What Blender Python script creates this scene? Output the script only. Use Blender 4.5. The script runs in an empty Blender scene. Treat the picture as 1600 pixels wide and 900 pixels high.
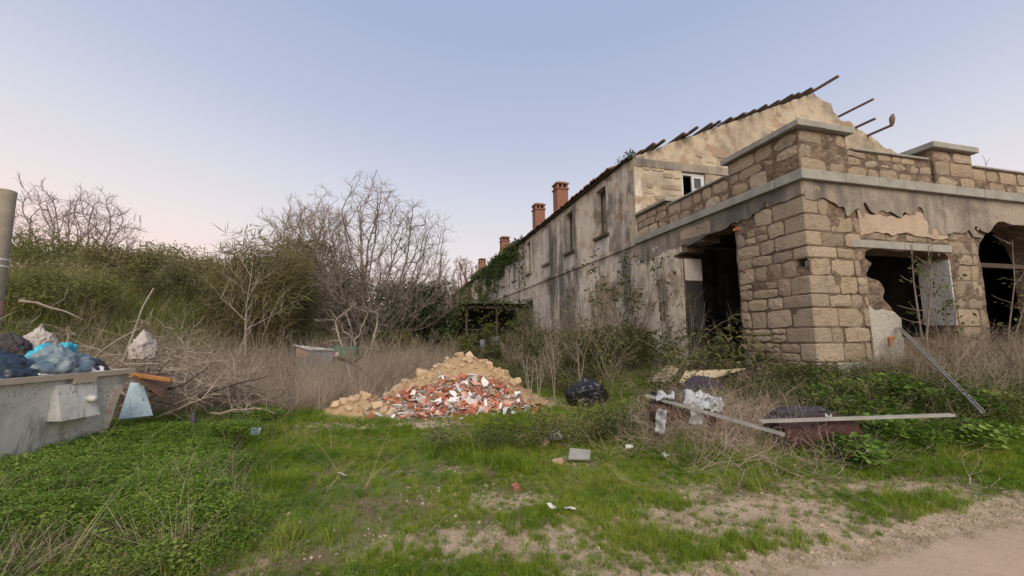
import bpy, bmesh, math, random
import numpy as np
from mathutils import Vector, Matrix, noise as mnoise

random.seed(7); RNG = np.random.default_rng(7)
scene = bpy.context.scene
COL = scene.collection

# ------------------------------------------------------------------ camera
CAMZ = 1.6
F_PX, PITCH, ROLL = 657.264, math.radians(6.597), math.radians(0.556)
cam = bpy.data.cameras.new('camera'); cam.sensor_width = 36; cam.lens = F_PX / 1600 * 36
cam.clip_start = 0.05; cam.clip_end = 6000
camo = bpy.data.objects.new('camera', cam); COL.objects.link(camo)
camo.matrix_world = Matrix.Translation((0, 0, CAMZ)) @ Matrix.Rotation(math.pi / 2 + PITCH, 4, 'X') @ Matrix.Rotation(-ROLL, 4, 'Z')
scene.camera = camo

# ------------------------------------------------------------------ sky: dusk, the sun has set behind the camera
SUN_EL, SUN_AZ = math.radians(40), math.radians(176)      # compass direction the light comes from (0 = +Y, clockwise)
world = bpy.data.worlds.new('World'); scene.world = world; world.use_nodes = True
wn, wl = world.node_tree.nodes, world.node_tree.links
wn.clear()
wout = wn.new('ShaderNodeOutputWorld'); wbg = wn.new('ShaderNodeBackground'); wbg.inputs['Strength'].default_value = 0.1
wsky = wn.new('ShaderNodeTexSky'); wsky.sky_type = 'NISHITA'; wsky.sun_disc = False
wsky.sun_elevation = math.radians(3); wsky.sun_rotation = SUN_AZ
wtc = wn.new('ShaderNodeTexCoord'); wsep = wn.new('ShaderNodeSeparateXYZ'); wramp = wn.new('ShaderNodeValToRGB')
wl.new(wtc.outputs['Generated'], wsep.inputs[0])
def wmath(op, a, b):
    n = wn.new('ShaderNodeMath'); n.operation = op
    for i, x in enumerate((a, b)):
        if hasattr(x, 'links'): wl.new(x, n.inputs[i])
        else: n.inputs[i].default_value = x
    return n.outputs[0]
X_ = wsep.outputs['X']                                     # the pink twilight band stands a little higher to the left
wl.new(wmath('ADD', wsep.outputs['Z'], wmath('ADD', wmath('MULTIPLY', X_, .04), wmath('MULTIPLY', wmath('MULTIPLY', X_, X_), -.13))), wramp.inputs[0])
cr = wramp.color_ramp
stops = [(0.0, (1.06, .80, .66)), (.06, (1.02, .81, .73)), (.15, (.91, .81, .81)), (.27, (.73, .73, .82)), (.42, (.53, .585, .755)), (.60, (.41, .475, .69)), (1.0, (.35, .42, .65))]
cr.elements[0].position = 0; cr.elements[0].color = (*stops[0][1], 1)
cr.elements[1].position = 1; cr.elements[1].color = (*stops[-1][1], 1)
for p, c in stops[1:-1]:
    e = cr.elements.new(p); e.color = (*c, 1)
wsc = wn.new('ShaderNodeVectorMath'); wsc.operation = 'SCALE'; wsc.inputs['Scale'].default_value = 8.3
wl.new(wramp.outputs[0], wsc.inputs[0])
wmix = wn.new('ShaderNodeMix'); wmix.data_type = 'RGBA'; wmix.inputs['Factor'].default_value = 0.06
wl.new(wsc.outputs[0], wmix.inputs['A']); wl.new(wsky.outputs[0], wmix.inputs['B'])
wl.new(wmix.outputs['Result'], wbg.inputs['Color']); wl.new(wbg.outputs[0], wout.inputs['Surface'])

sun = bpy.data.lights.new('sun', 'SUN'); sun.energy = 2.8; sun.angle = math.radians(50); sun.color = (1.0, .85, .68)
suno = bpy.data.objects.new('sun', sun); COL.objects.link(suno)
sd = Vector((math.sin(SUN_AZ) * math.cos(SUN_EL), math.cos(SUN_AZ) * math.cos(SUN_EL), math.sin(SUN_EL)))
suno.rotation_euler = sd.to_track_quat('Z', 'Y').to_euler(); suno.location = (0, -20, 20)

vs = scene.view_settings
vs.view_transform = 'Standard'; vs.look = 'None'; vs.exposure = 0.3; vs.gamma = 1.0
scene.render.engine = 'CYCLES'
scene.cycles.max_bounces = 6; scene.cycles.diffuse_bounces = 3; scene.cycles.transparent_max_bounces = 6
scene.cycles.use_denoising = True

# ------------------------------------------------------------------ measuring helpers
def ray(px, py):
    a, b = (px - 800) / F_PX, (450 - py) / F_PX
    a, b = a * math.cos(ROLL) + b * math.sin(ROLL), -a * math.sin(ROLL) + b * math.cos(ROLL)
    c, s = math.cos(PITCH), math.sin(PITCH)
    return Vector((a, c - b * s, s + b * c))
def at(px, py, Y):
    d = ray(px, py); return Vector((0, 0, CAMZ)) + d * (Y / d.y)
YAW = math.radians(-14.854)
CX, CY = 5.725, 8.0                                   # the stone corner of the annex
U = Vector((math.sin(YAW), math.cos(YAW), 0)); V = Vector((math.cos(YAW), -math.sin(YAW), 0)); C0 = Vector((CX, CY, 0))
def B(u, v, z): return C0 + U * u + V * v + Vector((0, 0, z))     # building coordinates

def sstep(t):
    t = np.clip(t, 0, 1); return t * t * (3 - 2 * t)
_perm = np.random.default_rng(3).permutation(512); _val = np.random.default_rng(4).random(512) * 2 - 1
def vnoise(x, y, s=1.0, oct=3, seed=0):
    x = np.asarray(x, float) * s + seed * 17.3; y = np.asarray(y, float) * s + seed * 9.7
    out = 0; amp = 1; tot = 0
    for o in range(oct):
        xi = np.floor(x).astype(int); yi = np.floor(y).astype(int); fx = x - xi; fy = y - yi
        fx = fx * fx * (3 - 2 * fx); fy = fy * fy * (3 - 2 * fy)
        def g(i, j): return _val[_perm[(_perm[i % 512] + j) % 512]]
        n = (g(xi, yi) * (1 - fx) + g(xi + 1, yi) * fx) * (1 - fy) + (g(xi, yi + 1) * (1 - fx) + g(xi + 1, yi + 1) * fx) * fy
        out = out + n * amp; tot += amp; amp *= .5; x = x * 2.03 + 5.1; y = y * 2.03 + 3.7
    return out / tot * 1.6
def buv(x, y):
    dx, dy = np.asarray(x, float) - CX, np.asarray(y, float) - CY
    return dx * U.x + dy * U.y, dx * V.x + dy * V.y
def dbuild(x, y):
    u, v = buv(x, y); return np.hypot(np.maximum(-u, 0), np.maximum(-v, 0))
def roadedge(x, y):                                    # metres beyond the edge of the dirt road
    x = np.asarray(x, float)
    return (np.asarray(y, float) - (3.02 + .33 * (x - 1.7) + .10 * vnoise(x, x * 0, 1.1, 3, 5))) * .95
def H(x, y):
    x = np.asarray(x, float); y = np.asarray(y, float)
    d = dbuild(x, y)
    h = .65 * sstep(1 - d / 3.3)
    h = h + (3.1 + .5 * vnoise(x, y, .16, 2, 2)) * sstep((-x - 8.6) / 7.0) * sstep((y - 7.6) / 6.5) * (1 - .55 * sstep((y - 40) / 60))
    h = h + .30 * np.exp(-(((x - 2.95) / 1.25) ** 2 + ((y - 6.4) / .95) ** 2))
    near = sstep((roadedge(x, y) - .1) / .8)
    h = h + (.05 * vnoise(x, y, .55, 3, 1) + .018 * vnoise(x, y, 2.6, 2, 8)) * (.15 + .85 * near)
    return h
def Hs(x, y): return float(H(np.array([x]), np.array([y]))[0])
def G(px, py, z=0.0):                                  # a spot on the ground
    d = ray(px, py); p = Vector((0, 0, CAMZ))
    for _ in range(12):
        t = (z - CAMZ) / d.z; q = p + d * t; z = Hs(q.x, q.y)
    return Vector((q.x, q.y, z))

def GA(px, py, c=0.0):                                 # a spot c metres above the ground
    d = ray(px, py); p = Vector((0, 0, CAMZ)); t = 2.0
    while t < 60:
        q = p + d * t
        if q.z < Hs(q.x, q.y) + c: break
        t += .03
    return q

# ------------------------------------------------------------------ mesh helpers
class MB:
    def __init__(s): s.v = []; s.f = []
    def add(s, vs_, fs):
        o = len(s.v); s.v += [tuple(p) for p in vs_]; s.f += [tuple(i + o for i in f) for f in fs]
    def box(s, c, size, M=None, jit=0, rnd=random):
        M = M or Matrix.Identity(3); c = Vector(c); q = []
        for dz in (-.5, .5):
            for dx, dy in ((-.5, -.5), (.5, -.5), (.5, .5), (-.5, .5)):
                p = Vector((dx * size[0], dy * size[1], dz * size[2]))
                if jit: p += Vector([rnd.uniform(-jit, jit) for _ in range(3)])
                q.append(c + M @ p)
        s.add(q, [(3, 2, 1, 0), (4, 5, 6, 7), (0, 1, 5, 4), (1, 2, 6, 5), (2, 3, 7, 6), (3, 0, 4, 7)])
    def bbox(s, u0, u1, v0, v1, z0, z1):               # a box in building coordinates
        q = [B(u, v, z) for z in (z0, z1) for u, v in ((u0, v0), (u1, v0), (u1, v1), (u0, v1))]
        s.add(q, [(0, 1, 2, 3), (7, 6, 5, 4), (4, 5, 1, 0), (5, 6, 2, 1), (6, 7, 3, 2), (7, 4, 0, 3)])
    def tube(s, pts, rad, n=6, cap=True):
        pts = [Vector(p) for p in pts]; o = len(s.v); k = len(pts)
        if not hasattr(rad, '__len__'): rad = [rad] * k
        ref = Vector((0, 0, 1))
        for i, p in enumerate(pts):
            d = (pts[min(i + 1, k - 1)] - pts[max(i - 1, 0)])
            if d.length < 1e-9: d = Vector((0, 0, 1))
            d.normalize()
            if abs(d.dot(ref)) > .95: ref = Vector((1, 0, 0)) if abs(d.x) < .9 else Vector((0, 1, 0))
            a = d.cross(ref).normalized(); b = d.cross(a)
            for j in range(n):
                t = 2 * math.pi * j / n; s.v.append(tuple(p + (a * math.cos(t) + b * math.sin(t)) * rad[i]))
        for i in range(k - 1):
            for j in range(n):
                s.f.append((o + i * n + j, o + i * n + (j + 1) % n, o + (i + 1) * n + (j + 1) % n, o + (i + 1) * n + j))
        if cap:
            s.f.append(tuple(o + j for j in range(n))[::-1]); s.f.append(tuple(o + (k - 1) * n + j for j in range(n)))
    def mesh(s, name, off=(0, 0, 0), smooth=False):
        me = bpy.data.meshes.new(name)
        a = np.array(s.v, float).reshape(-1, 3) - np.array(off)
        me.from_pydata(a.tolist(), [], s.f); me.update()
        if smooth: me.polygons.foreach_set('use_smooth', [True] * len(me.polygons))
        return me
def link(name, me, mat, parent=None):
    o = bpy.data.objects.new(name, me)
    if mat is not None and not me.materials: me.materials.append(mat)
    COL.objects.link(o)
    if parent is not None: o.parent = parent
    return o
def root_loc(p):
    l = Vector((0, 0, 0))
    while p is not None: l += p.location; p = p.parent
    return l
def obj(name, mb, mat, parent=None, smooth=False, loc=None):
    """link a world-space mesh; its origin sits at the parent's origin, or at loc"""
    off = root_loc(parent) if loc is None else Vector(loc)
    o = link(name, mb.mesh(name, off, smooth), mat, parent)
    if loc is not None: o.location = Vector(loc) - root_loc(parent)
    return o
def tag(o, label=None, cat=None, group=None, kind=None):
    if label: o['label'] = label
    if cat: o['category'] = cat
    if group: o['group'] = group
    if kind: o['kind'] = kind
    return o
def thing(name, loc, label, cat, group=None):
    o = bpy.data.objects.new(name, None); o.empty_display_size = .2; COL.objects.link(o); o.location = loc
    return tag(o, label, cat, group)
def fast_mesh(name, verts, quads):
    verts = np.asarray(verts, np.float32).reshape(-1, 3); quads = np.asarray(quads, np.int32)
    k = quads.shape[1]; n = len(quads)
    me = bpy.data.meshes.new(name)
    me.vertices.add(len(verts)); me.vertices.foreach_set('co', verts.ravel())
    me.loops.add(n * k); me.loops.foreach_set('vertex_index', quads.ravel())
    me.polygons.add(n); me.polygons.foreach_set('loop_start', np.arange(n, dtype=np.int32) * k)
    me.polygons.foreach_set('loop_total', np.full(n, k, np.int32)); me.update(calc_edges=True)
    return me

# ------------------------------------------------------------------ materials
def nodes_of(name):
    m = bpy.data.materials.new(name); m.use_nodes = True
    nt = m.node_tree; nt.nodes.clear()
    out = nt.nodes.new('ShaderNodeOutputMaterial'); return m, nt, out
def N(nt, t, **kw):
    n = nt.nodes.new(t)
    for k, v in kw.items(): setattr(n, k, v)
    return n
def setin(n, **kw):
    for k, v in kw.items(): n.inputs[k.replace('_', ' ')].default_value = v
def mixc(nt, fac, a, b, blend='MIX'):
    n = N(nt, 'ShaderNodeMix', data_type='RGBA', blend_type=blend)
    for s, x in (('Factor', fac), ('A', a), ('B', b)):
        if hasattr(x, 'links'): nt.links.new(x, n.inputs[s])
        else: n.inputs[s].default_value = x if s == 'Factor' else (*x, 1)
    return n.outputs['Result']
def pos(nt, scale=(1, 1, 1)):
    g = N(nt, 'ShaderNodeNewGeometry'); mp = N(nt, 'ShaderNodeMapping'); mp.inputs['Rotation'].default_value = (0, 0, YAW); mp.inputs['Scale'].default_value = scale
    nt.links.new(g.outputs['Position'], mp.inputs['Vector']); return mp.outputs[0]
def ntex(nt, vec, scale, detail=5, rough=.6, dist=0.0):
    n = N(nt, 'ShaderNodeTexNoise'); setin(n, Scale=scale, Detail=detail, Roughness=rough, Distortion=dist)
    nt.links.new(vec, n.inputs['Vector']); return n.outputs['Fac']
def ramp(nt, fac, stops):
    n = N(nt, 'ShaderNodeValToRGB'); e = n.color_ramp.elements
    e[0].position, e[0].color = stops[0][0], (*stops[0][1], 1); e[1].position, e[1].color = stops[-1][0], (*stops[-1][1], 1)
    for p, c in stops[1:-1]: q = e.new(p); q.color = (*c, 1)
    nt.links.new(fac, n.inputs[0]); return n.outputs['Color']
def step(nt, fac, lo, hi):
    n = N(nt, 'ShaderNodeMapRange', interpolation_type='SMOOTHSTEP'); setin(n, From_Min=lo, From_Max=hi)
    nt.links.new(fac, n.inputs['Value']); return n.outputs[0]
def finish(nt, out, col, rough=.9, bump=None, bstr=.3, bdist=.02, metal=0, spec=.25, coat=0):
    b = N(nt, 'ShaderNodeBsdfPrincipled'); setin(b, Roughness=rough, Metallic=metal); b.inputs['Specular IOR Level'].default_value = spec
    if hasattr(col, 'links'): nt.links.new(col, b.inputs['Base Color'])
    else: b.inputs['Base Color'].default_value = (*col, 1)
    if bump is not None:
        bp = N(nt, 'ShaderNodeBump'); setin(bp, Strength=bstr, Distance=bdist)
        nt.links.new(bump, bp.inputs['Height']); nt.links.new(bp.outputs[0], b.inputs['Normal'])
    nt.links.new(b.outputs[0], out.inputs['Surface'])
def simple(name, a, b, scale=8, rough=.8, bstr=.3, metal=0, spec=.3, c=None, vary=0.0, bdist=.01):
    m, nt, out = nodes_of(name); p = pos(nt)
    n = ntex(nt, p, scale); st = [(.3, a), (.7, b)] if c is None else [(.28, a), (.52, b), (.75, c)]
    col = ramp(nt, n, st)
    if vary:
        oi = N(nt, 'ShaderNodeObjectInfo'); hs = N(nt, 'ShaderNodeHueSaturation'); mr = N(nt, 'ShaderNodeMapRange')
        setin(mr, To_Min=1 - vary, To_Max=1 + vary); nt.links.new(oi.outputs['Random'], mr.inputs['Value'])
        nt.links.new(mr.outputs[0], hs.inputs['Value']); nt.links.new(col, hs.inputs['Color']); col = hs.outputs[0]
    n2 = ntex(nt, p, scale * 6, 4)
    finish(nt, out, col, rough, n2, bstr, bdist, metal, spec); return m
def leafmat(name, a, b, trans=.35, dry=None, rough=.75):
    """a leaf: colour varies from plant to plant; some light passes through"""
    m, nt, out = nodes_of(name)
    oi = N(nt, 'ShaderNodeObjectInfo'); p = pos(nt); n = ntex(nt, p, .7, 3); n2 = ntex(nt, p, 23, 2)
    def madd(x, k, y):
        q = N(nt, 'ShaderNodeMath', operation='MULTIPLY_ADD'); nt.links.new(x, q.inputs[0]); q.inputs[1].default_value = k
        if hasattr(y, 'links'): nt.links.new(y, q.inputs[2])
        else: q.inputs[2].default_value = y
        return q.outputs[0]
    f3 = madd(oi.outputs['Random'], .40, madd(n, .95, madd(n2, .35, -.35)))
    st = [(.25, a), (.72, b)] if dry is None else [(.22, a), (.55, b), (.74, dry)]
    col = ramp(nt, f3, st)
    d = N(nt, 'ShaderNodeBsdfPrincipled'); setin(d, Roughness=rough); d.inputs['Specular IOR Level'].default_value = .25; nt.links.new(col, d.inputs['Base Color'])
    t = N(nt, 'ShaderNodeBsdfTranslucent'); nt.links.new(col, t.inputs['Color'])
    mx = N(nt, 'ShaderNodeMixShader'); mx.inputs[0].default_value = trans
    nt.links.new(d.outputs[0], mx.inputs[1]); nt.links.new(t.outputs[0], mx.inputs[2]); nt.links.new(mx.outputs[0], out.inputs['Surface'])
    return m

def stone_material():
    m, nt, out = nodes_of('sandstone'); p = pos(nt); oi = N(nt, 'ShaderNodeObjectInfo')
    n = ntex(nt, p, 5.0, 8, .72); n2 = ntex(nt, p, 20, 8, .75); n3 = ntex(nt, p, 1.3, 5, .65)
    base = ramp(nt, oi.outputs['Random'], [(0, (.36, .285, .205)), (.2, (.53, .44, .32)), (.4, (.43, .35, .265)), (.6, (.60, .50, .37)), (.8, (.49, .39, .27)), (1, (.40, .335, .265))])
    col = mixc(nt, step(nt, n, .48, .78), base, (.30, .225, .155))
    col = mixc(nt, step(nt, n3, .54, .74), col, (.32, .285, .24))
    g = N(nt, 'ShaderNodeMath', operation='ADD'); nt.links.new(n2, g.inputs[0]); nt.links.new(n, g.inputs[1])
    col = mixc(nt, step(nt, n2, .60, .80), col, (.20, .15, .10))
    finish(nt, out, col, .95, g.outputs[0], 1.0, .07); return m
def mortar_material():
    m, nt, out = nodes_of('mortar_rubble'); p = pos(nt)
    v = N(nt, 'ShaderNodeTexVoronoi', feature='F1'); v.inputs['Scale'].default_value = 7; mp = pos(nt, (1, 1, 1.6)); nt.links.new(mp, v.inputs['Vector'])
    n = ntex(nt, p, 4, 6, .65); n2 = ntex(nt, p, 30, 5)
    col = ramp(nt, n, [(.3, (.095, .067, .048)), (.5, (.17, .127, .092)), (.7, (.29, .225, .16))])
    h = N(nt, 'ShaderNodeMath', operation='SUBTRACT'); nt.links.new(n2, h.inputs[0]); nt.links.new(v.outputs['Distance'], h.inputs[1])
    finish(nt, out, col, .95, h.outputs[0], .9, .05); return m
def plaster_material(name, pale, mid, dark, stain=(.075, .07, .066), bare=(.33, .24, .165), lo=.53, hi=.68, streak=True, bare_lo=.60):
    m, nt, out = nodes_of(name)
    p = pos(nt); ps = pos(nt, (1.0, 1.0, .14))
    a = ntex(nt, p, .8, 7, .68); b = ntex(nt, ps, .75, 6, .68, .35); c = ntex(nt, p, .30, 4, .6); d = ntex(nt, p, 14, 5, .7); e = ntex(nt, p, .9, 7, .7, .6)
    col = ramp(nt, a, [(.26, bare), (.38, mid), (.46, pale), (.53, tuple(min(.62, q * 1.08) for q in pale)), (.60, mid), (.70, tuple(q * .72 for q in mid))])
    col = mixc(nt, step(nt, e, bare_lo, bare_lo + .09), col, bare)
    if streak:
        s = N(nt, 'ShaderNodeMath', operation='MULTIPLY'); nt.links.new(step(nt, b, lo - .06, hi), s.inputs[0]); nt.links.new(step(nt, c, .36, .52), s.inputs[1])
        col = mixc(nt, s.outputs[0], col, dark)
        s2 = N(nt, 'ShaderNodeMath', operation='MULTIPLY'); nt.links.new(step(nt, b, hi - .05, hi + .12), s2.inputs[0]); nt.links.new(step(nt, a, .4, .7), s2.inputs[1])
        col = mixc(nt, s2.outputs[0], col, stain)
    else:
        col = mixc(nt, step(nt, c, lo, hi), col, dark)
    col = mixc(nt, step(nt, d, .58, .80), col, dark)
    g = N(nt, 'ShaderNodeMath', operation='ADD'); nt.links.new(d, g.inputs[0]); nt.links.new(e, g.inputs[1])
    finish(nt, out, col, .93, g.outputs[0], .7, .04); return m
def ground_material():
    m, nt, out = nodes_of('soil_and_moss'); p = pos(nt)
    n = ntex(nt, p, 1.3, 6, .65); n2 = ntex(nt, p, 9, 6, .7); n3 = ntex(nt, p, 60, 4, .7)
    at_ = N(nt, 'ShaderNodeAttribute', attribute_name='bare')
    soil = ramp(nt, n2, [(.3, (.10, .072, .045)), (.55, (.17, .125, .08)), (.75, (.24, .185, .125))])
    grav = ramp(nt, n3, [(.3, (.30, .23, .15)), (.55, (.46, .37, .26)), (.72, (.60, .51, .39))])
    moss = ramp(nt, n2, [(.3, (.07, .11, .018)), (.7, (.15, .19, .04))])
    col = mixc(nt, step(nt, n, .35, .60), soil, moss)
    s = N(nt, 'ShaderNodeMath', operation='ADD'); nt.links.new(at_.outputs['Fac'], s.inputs[0]); nt.links.new(n2, s.inputs[1])
    col = mixc(nt, step(nt, s.outputs[0], .75, 1.12), col, grav)
    finish(nt, out, col, .97, n3, .6, .03); return m
def road_material():
    m, nt, out = nodes_of('packed_dirt'); p = pos(nt)
    n = ntex(nt, p, .9, 5, .6); n2 = ntex(nt, p, 11, 6, .7); n3 = ntex(nt, p, 75, 4, .7)
    a = ramp(nt, n, [(.3, (.38, .285, .20)), (.7, (.46, .355, .26))])
    col = mixc(nt, step(nt, n2, .45, .8), a, (.34, .25, .17))
    col = mixc(nt, step(nt, n3, .60, .74), col, (.50, .41, .31))
    finish(nt, out, col, .97, n3, .45, .02); return m

M = {}
M['stone'] = stone_material(); M['mortar'] = mortar_material()
M['plaster'] = plaster_material('weathered_plaster', (.60, .535, .45), (.47, .39, .31), (.16, .145, .13), stain=(.05, .045, .04), bare=(.34, .25, .175), lo=.525, hi=.60, bare_lo=.545)
M['gable'] = plaster_material('ochre_gable_plaster', (.45, .385, .285), (.34, .29, .215), (.19, .17, .145), bare=(.34, .25, .175), lo=.45, hi=.66, streak=False, bare_lo=.53)
M['greyplaster'] = plaster_material('grey_cement_render', (.29, .255, .21), (.22, .195, .165), (.12, .11, .098), bare=(.38, .30, .22), bare_lo=.64, lo=.48, hi=.60)
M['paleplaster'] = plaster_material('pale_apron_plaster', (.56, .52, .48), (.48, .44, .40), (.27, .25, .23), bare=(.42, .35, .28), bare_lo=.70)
M['tanplaster'] = plaster_material('tan_plaster', (.40, .32, .24), (.36, .28, .205), (.25, .20, .155), bare=(.34, .25, .18))
M['whiteplaster'] = plaster_material('white_reveal_plaster', (.42, .42, .41), (.34, .34, .33), (.17, .17, .165), bare=(.33, .28, .22), bare_lo=.6, lo=.48, hi=.6)
M['oldrender'] = plaster_material('old_grey_render', (.36, .345, .30), (.28, .265, .23), (.16, .15, .135), bare=(.34, .27, .20), bare_lo=.6)
M['concrete'] = simple('grey_concrete', (.20, .20, .175), (.275, .275, .245), 3.5, .92, .4, c=(.33, .33, .295))
M['ground'] = ground_material(); M['road'] = road_material()
M['brick'] = simple('chimney_brick', (.20, .095, .062), (.25, .125, .085), 14, .9, .5, c=(.16, .085, .06))
M['tile'] = simple('roof_tile', (.17, .105, .07), (.27, .16, .10), 5, .9, .5, c=(.12, .10, .085))
M['wood'] = simple('weathered_timber', (.045, .035, .028), (.085, .066, .052), 12, .85, .5)
M['redwood'] = simple('red_brown_purlin', (.12, .07, .058), (.18, .105, .085), 10, .85, .4)
M['paint'] = simple('old_white_window_paint', (.44, .46, .46), (.55, .57, .57), 8, .6, .2)
M['shutter'] = simple('grey_blue_shutter', (.06, .068, .072), (.10, .112, .118), 9, .75, .3)
M['dark'] = simple('room_shade_black', (.022, .02, .018), (.045, .04, .036), 3, .95, .3)  # shade of the rooms put into the colour; also plain black parts
M['interior'] = plaster_material('room_shade_plaster', (.26, .245, .23), (.17, .155, .145), (.06, .055, .05), bare=(.12, .10, .085), lo=.42, hi=.6)  # plaster darkened: part of the room shade is in its colour
M['darkplaster'] = plaster_material('dark_wall_plaster', (.20, .18, .16), (.13, .115, .10), (.04, .036, .033), bare=(.10, .08, .065), lo=.40, hi=.5)  # on inner walls, the darkness of the rooms is put into this colour
M['glass'] = simple('dirty_glass', (.04, .045, .05), (.08, .085, .09), 6, .25, .05, spec=.5)
M['bark'] = simple('grey_bark', (.13, .105, .085), (.21, .175, .145), 9, .95, .6)
M['twig'] = simple('grey_brown_twigs', (.17, .14, .115), (.25, .21, .175), 5, .95, .2)
M['pinktwig'] = simple('rosy_grey_twigs', (.21, .165, .155), (.28, .225, .215), 5, .95, .2)
M['deadwood'] = simple('dead_branch', (.24, .195, .155), (.38, .325, .265), 10, .95, .5)
M['darkdead'] = simple('dark_dead_branch', (.075, .055, .042), (.13, .10, .08), 10, .95, .5)
M['palewood'] = simple('pale_dead_wood', (.25, .22, .175), (.34, .305, .25), 10, .95, .4)
M['evergreen'] = leafmat('dark_evergreen_leaf', (.022, .040, .014), (.055, .085, .028), .25)
M['olive'] = leafmat('olive_tree_leaf', (.05, .07, .022), (.115, .135, .045), .3)
M['ivy'] = leafmat('ivy_leaf', (.030, .050, .016), (.085, .120, .035), .25, dry=(.13, .12, .05))
M['shrub'] = leafmat('olive_shrub_leaf', (.15, .14, .055), (.28, .255, .12), .45, dry=(.37, .31, .18))
M['shrubgreen'] = leafmat('mound_green_leaf', (.095, .105, .030), (.20, .20, .07), .45, dry=(.28, .25, .12))
M['cane'] = leafmat('dry_cane_leaf', (.17, .13, .08), (.28, .22, .14), .3)
M['grass'] = leafmat('short_grass', (.095, .170, .014), (.205, .295, .024), .4, dry=(.32, .35, .07))
M['weed'] = leafmat('lush_weed_leaf', (.070, .145, .016), (.160, .265, .034), .4, dry=(.26, .34, .07))
M['mallow'] = leafmat('mallow_leaf', (.055, .115, .016), (.140, .235, .036), .3, dry=(.22, .31, .06))
M['darkweed'] = leafmat('dark_weed_leaf', (.050, .070, .018), (.125, .140, .045), .35, dry=(.26, .225, .11))
M['drygrass'] = leafmat('dry_grass_blade', (.39, .315, .245), (.60, .50, .40), .4, dry=(.50, .395, .315), rough=.9)
M['strawgrass'] = leafmat('straw_blade', (.24, .20, .11), (.38, .33, .20), .3, rough=.9)
M['greydry'] = leafmat('grey_dry_weed', (.28, .235, .175), (.44, .38, .29), .4, rough=.9)
def galv_material():
    m, nt, out = nodes_of('streaked_galvanised_steel'); p = pos(nt); ps = pos(nt, (1, 1, .10))
    a = ntex(nt, p, 2.6, 6, .65); b = ntex(nt, ps, 9, 5, .6, .2); c = ntex(nt, p, 22, 5, .7); d = ntex(nt, p, 1.1, 4)
    col = ramp(nt, a, [(.3, (.40, .415, .40)), (.5, (.55, .565, .54)), (.7, (.64, .645, .62))])
    col = mixc(nt, step(nt, b, .52, .70), col, (.62, .62, .60)); col = mixc(nt, step(nt, b, .46, .34), col, (.33, .335, .32))
    s_ = N(nt, 'ShaderNodeMath', operation='MULTIPLY'); nt.links.new(step(nt, c, .56, .68), s_.inputs[0]); nt.links.new(step(nt, d, .46, .60), s_.inputs[1])
    col = mixc(nt, s_.outputs[0], col, (.20, .105, .055))
    finish(nt, out, col, .55, c, .12, .01, .1, .4); return m
M['galv'] = galv_material()
M['rim'] = simple('tan_worn_steel_rim', (.37, .32, .25), (.46, .41, .33), 6, .7, .15)
M['sticker'] = simple('worn_red_white_sticker', (.66, .62, .55), (.60, .54, .46), 11, .7, .1, c=(.56, .25, .16))
M['redpatch'] = simple('red_sticker', (.55, .08, .04), (.60, .16, .08), 14, .6, .1)
M['alu'] = simple('dull_aluminium', (.26, .265, .25), (.38, .385, .365), 5, .5, .1, metal=.25, spec=.5)
M['blackbag'] = simple('black_plastic_bag', (.010, .011, .014), (.018, .020, .026), 6, .32, .35, spec=.5)
M['navybag'] = simple('dark_blue_plastic', (.012, .022, .040), (.03, .05, .075), 6, .3, .35, spec=.5)
M['cyanbag'] = simple('cyan_plastic_bag', (.02, .32, .46), (.06, .46, .60), 5, .4, .25, spec=.5)
M['tealbag'] = simple('grey_teal_plastic', (.07, .12, .15), (.20, .26, .29), 5, .35, .3, spec=.5)
M['greysack'] = simple('grey_white_sack', (.36, .33, .30), (.46, .43, .40), 6, .8, .3)
M['darksack'] = simple('charcoal_sack', (.035, .032, .034), (.065, .058, .058), 6, .7, .4)
M['whitepaper'] = simple('white_paper', (.62, .62, .62), (.74, .74, .73), 6, .7, .2)
M['blueboard'] = simple('pale_blue_board', (.26, .40, .47), (.42, .55, .61), 9, .6, .2, c=(.34, .43, .44))
M['orangewood'] = simple('orange_brown_board', (.30, .13, .04), (.42, .20, .065), 9, .6, .3)
M['darkwood'] = simple('dark_brown_board', (.07, .038, .022), (.12, .065, .038), 9, .7, .3)
M['yellowboard'] = simple('yellowed_panel', (.46, .39, .25), (.56, .49, .34), 5, .7, .2)
M['earth'] = simple('sandy_earth', (.30, .205, .11), (.40, .285, .165), 7, .97, .9, c=(.46, .34, .21), bdist=.03)
M['rubblestone'] = simple('sandy_rubble_stone', (.36, .26, .155), (.46, .345, .22), 6, .95, .6, c=(.52, .41, .28), vary=.15, bdist=.02)
M['brokenbrick'] = simple('broken_brick', (.27, .085, .048), (.36, .13, .078), 12, .9, .4, c=(.46, .25, .17), vary=.35)
M['pinktile'] = simple('pink_tile_shard', (.52, .28, .19), (.58, .36, .26), 12, .8, .3, vary=.15)
M['whiteshard'] = simple('white_tile_shard', (.62, .62, .64), (.76, .76, .77), 6, .35, .1, vary=.1)
M['greyshard'] = simple('grey_rubble_shard', (.24, .21, .19), (.36, .32, .29), 9, .9, .3, vary=.2)
M['rust'] = simple('rusty_brown_fabric', (.05, .030, .024), (.10, .058, .044), 9, .95, .6)
M['maroon'] = simple('maroon_carpet', (.038, .020, .018), (.075, .036, .030), 16, .98, .8)
M['purple'] = simple('dark_purple_cloth', (.035, .030, .038), (.06, .052, .062), 9, .95, .5)
M['plastic'] = simple('white_plastic_sheet', (.27, .30, .325), (.42, .455, .48), 6, .4, .25, spec=.5)
M['orange'] = simple('orange_plastic', (.42, .13, .03), (.52, .19, .06), 9, .5, .1)
M['greytarp'] = simple('blue_grey_sheet_metal', (.20, .22, .26), (.29, .31, .34), 4, .6, .2)
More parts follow.
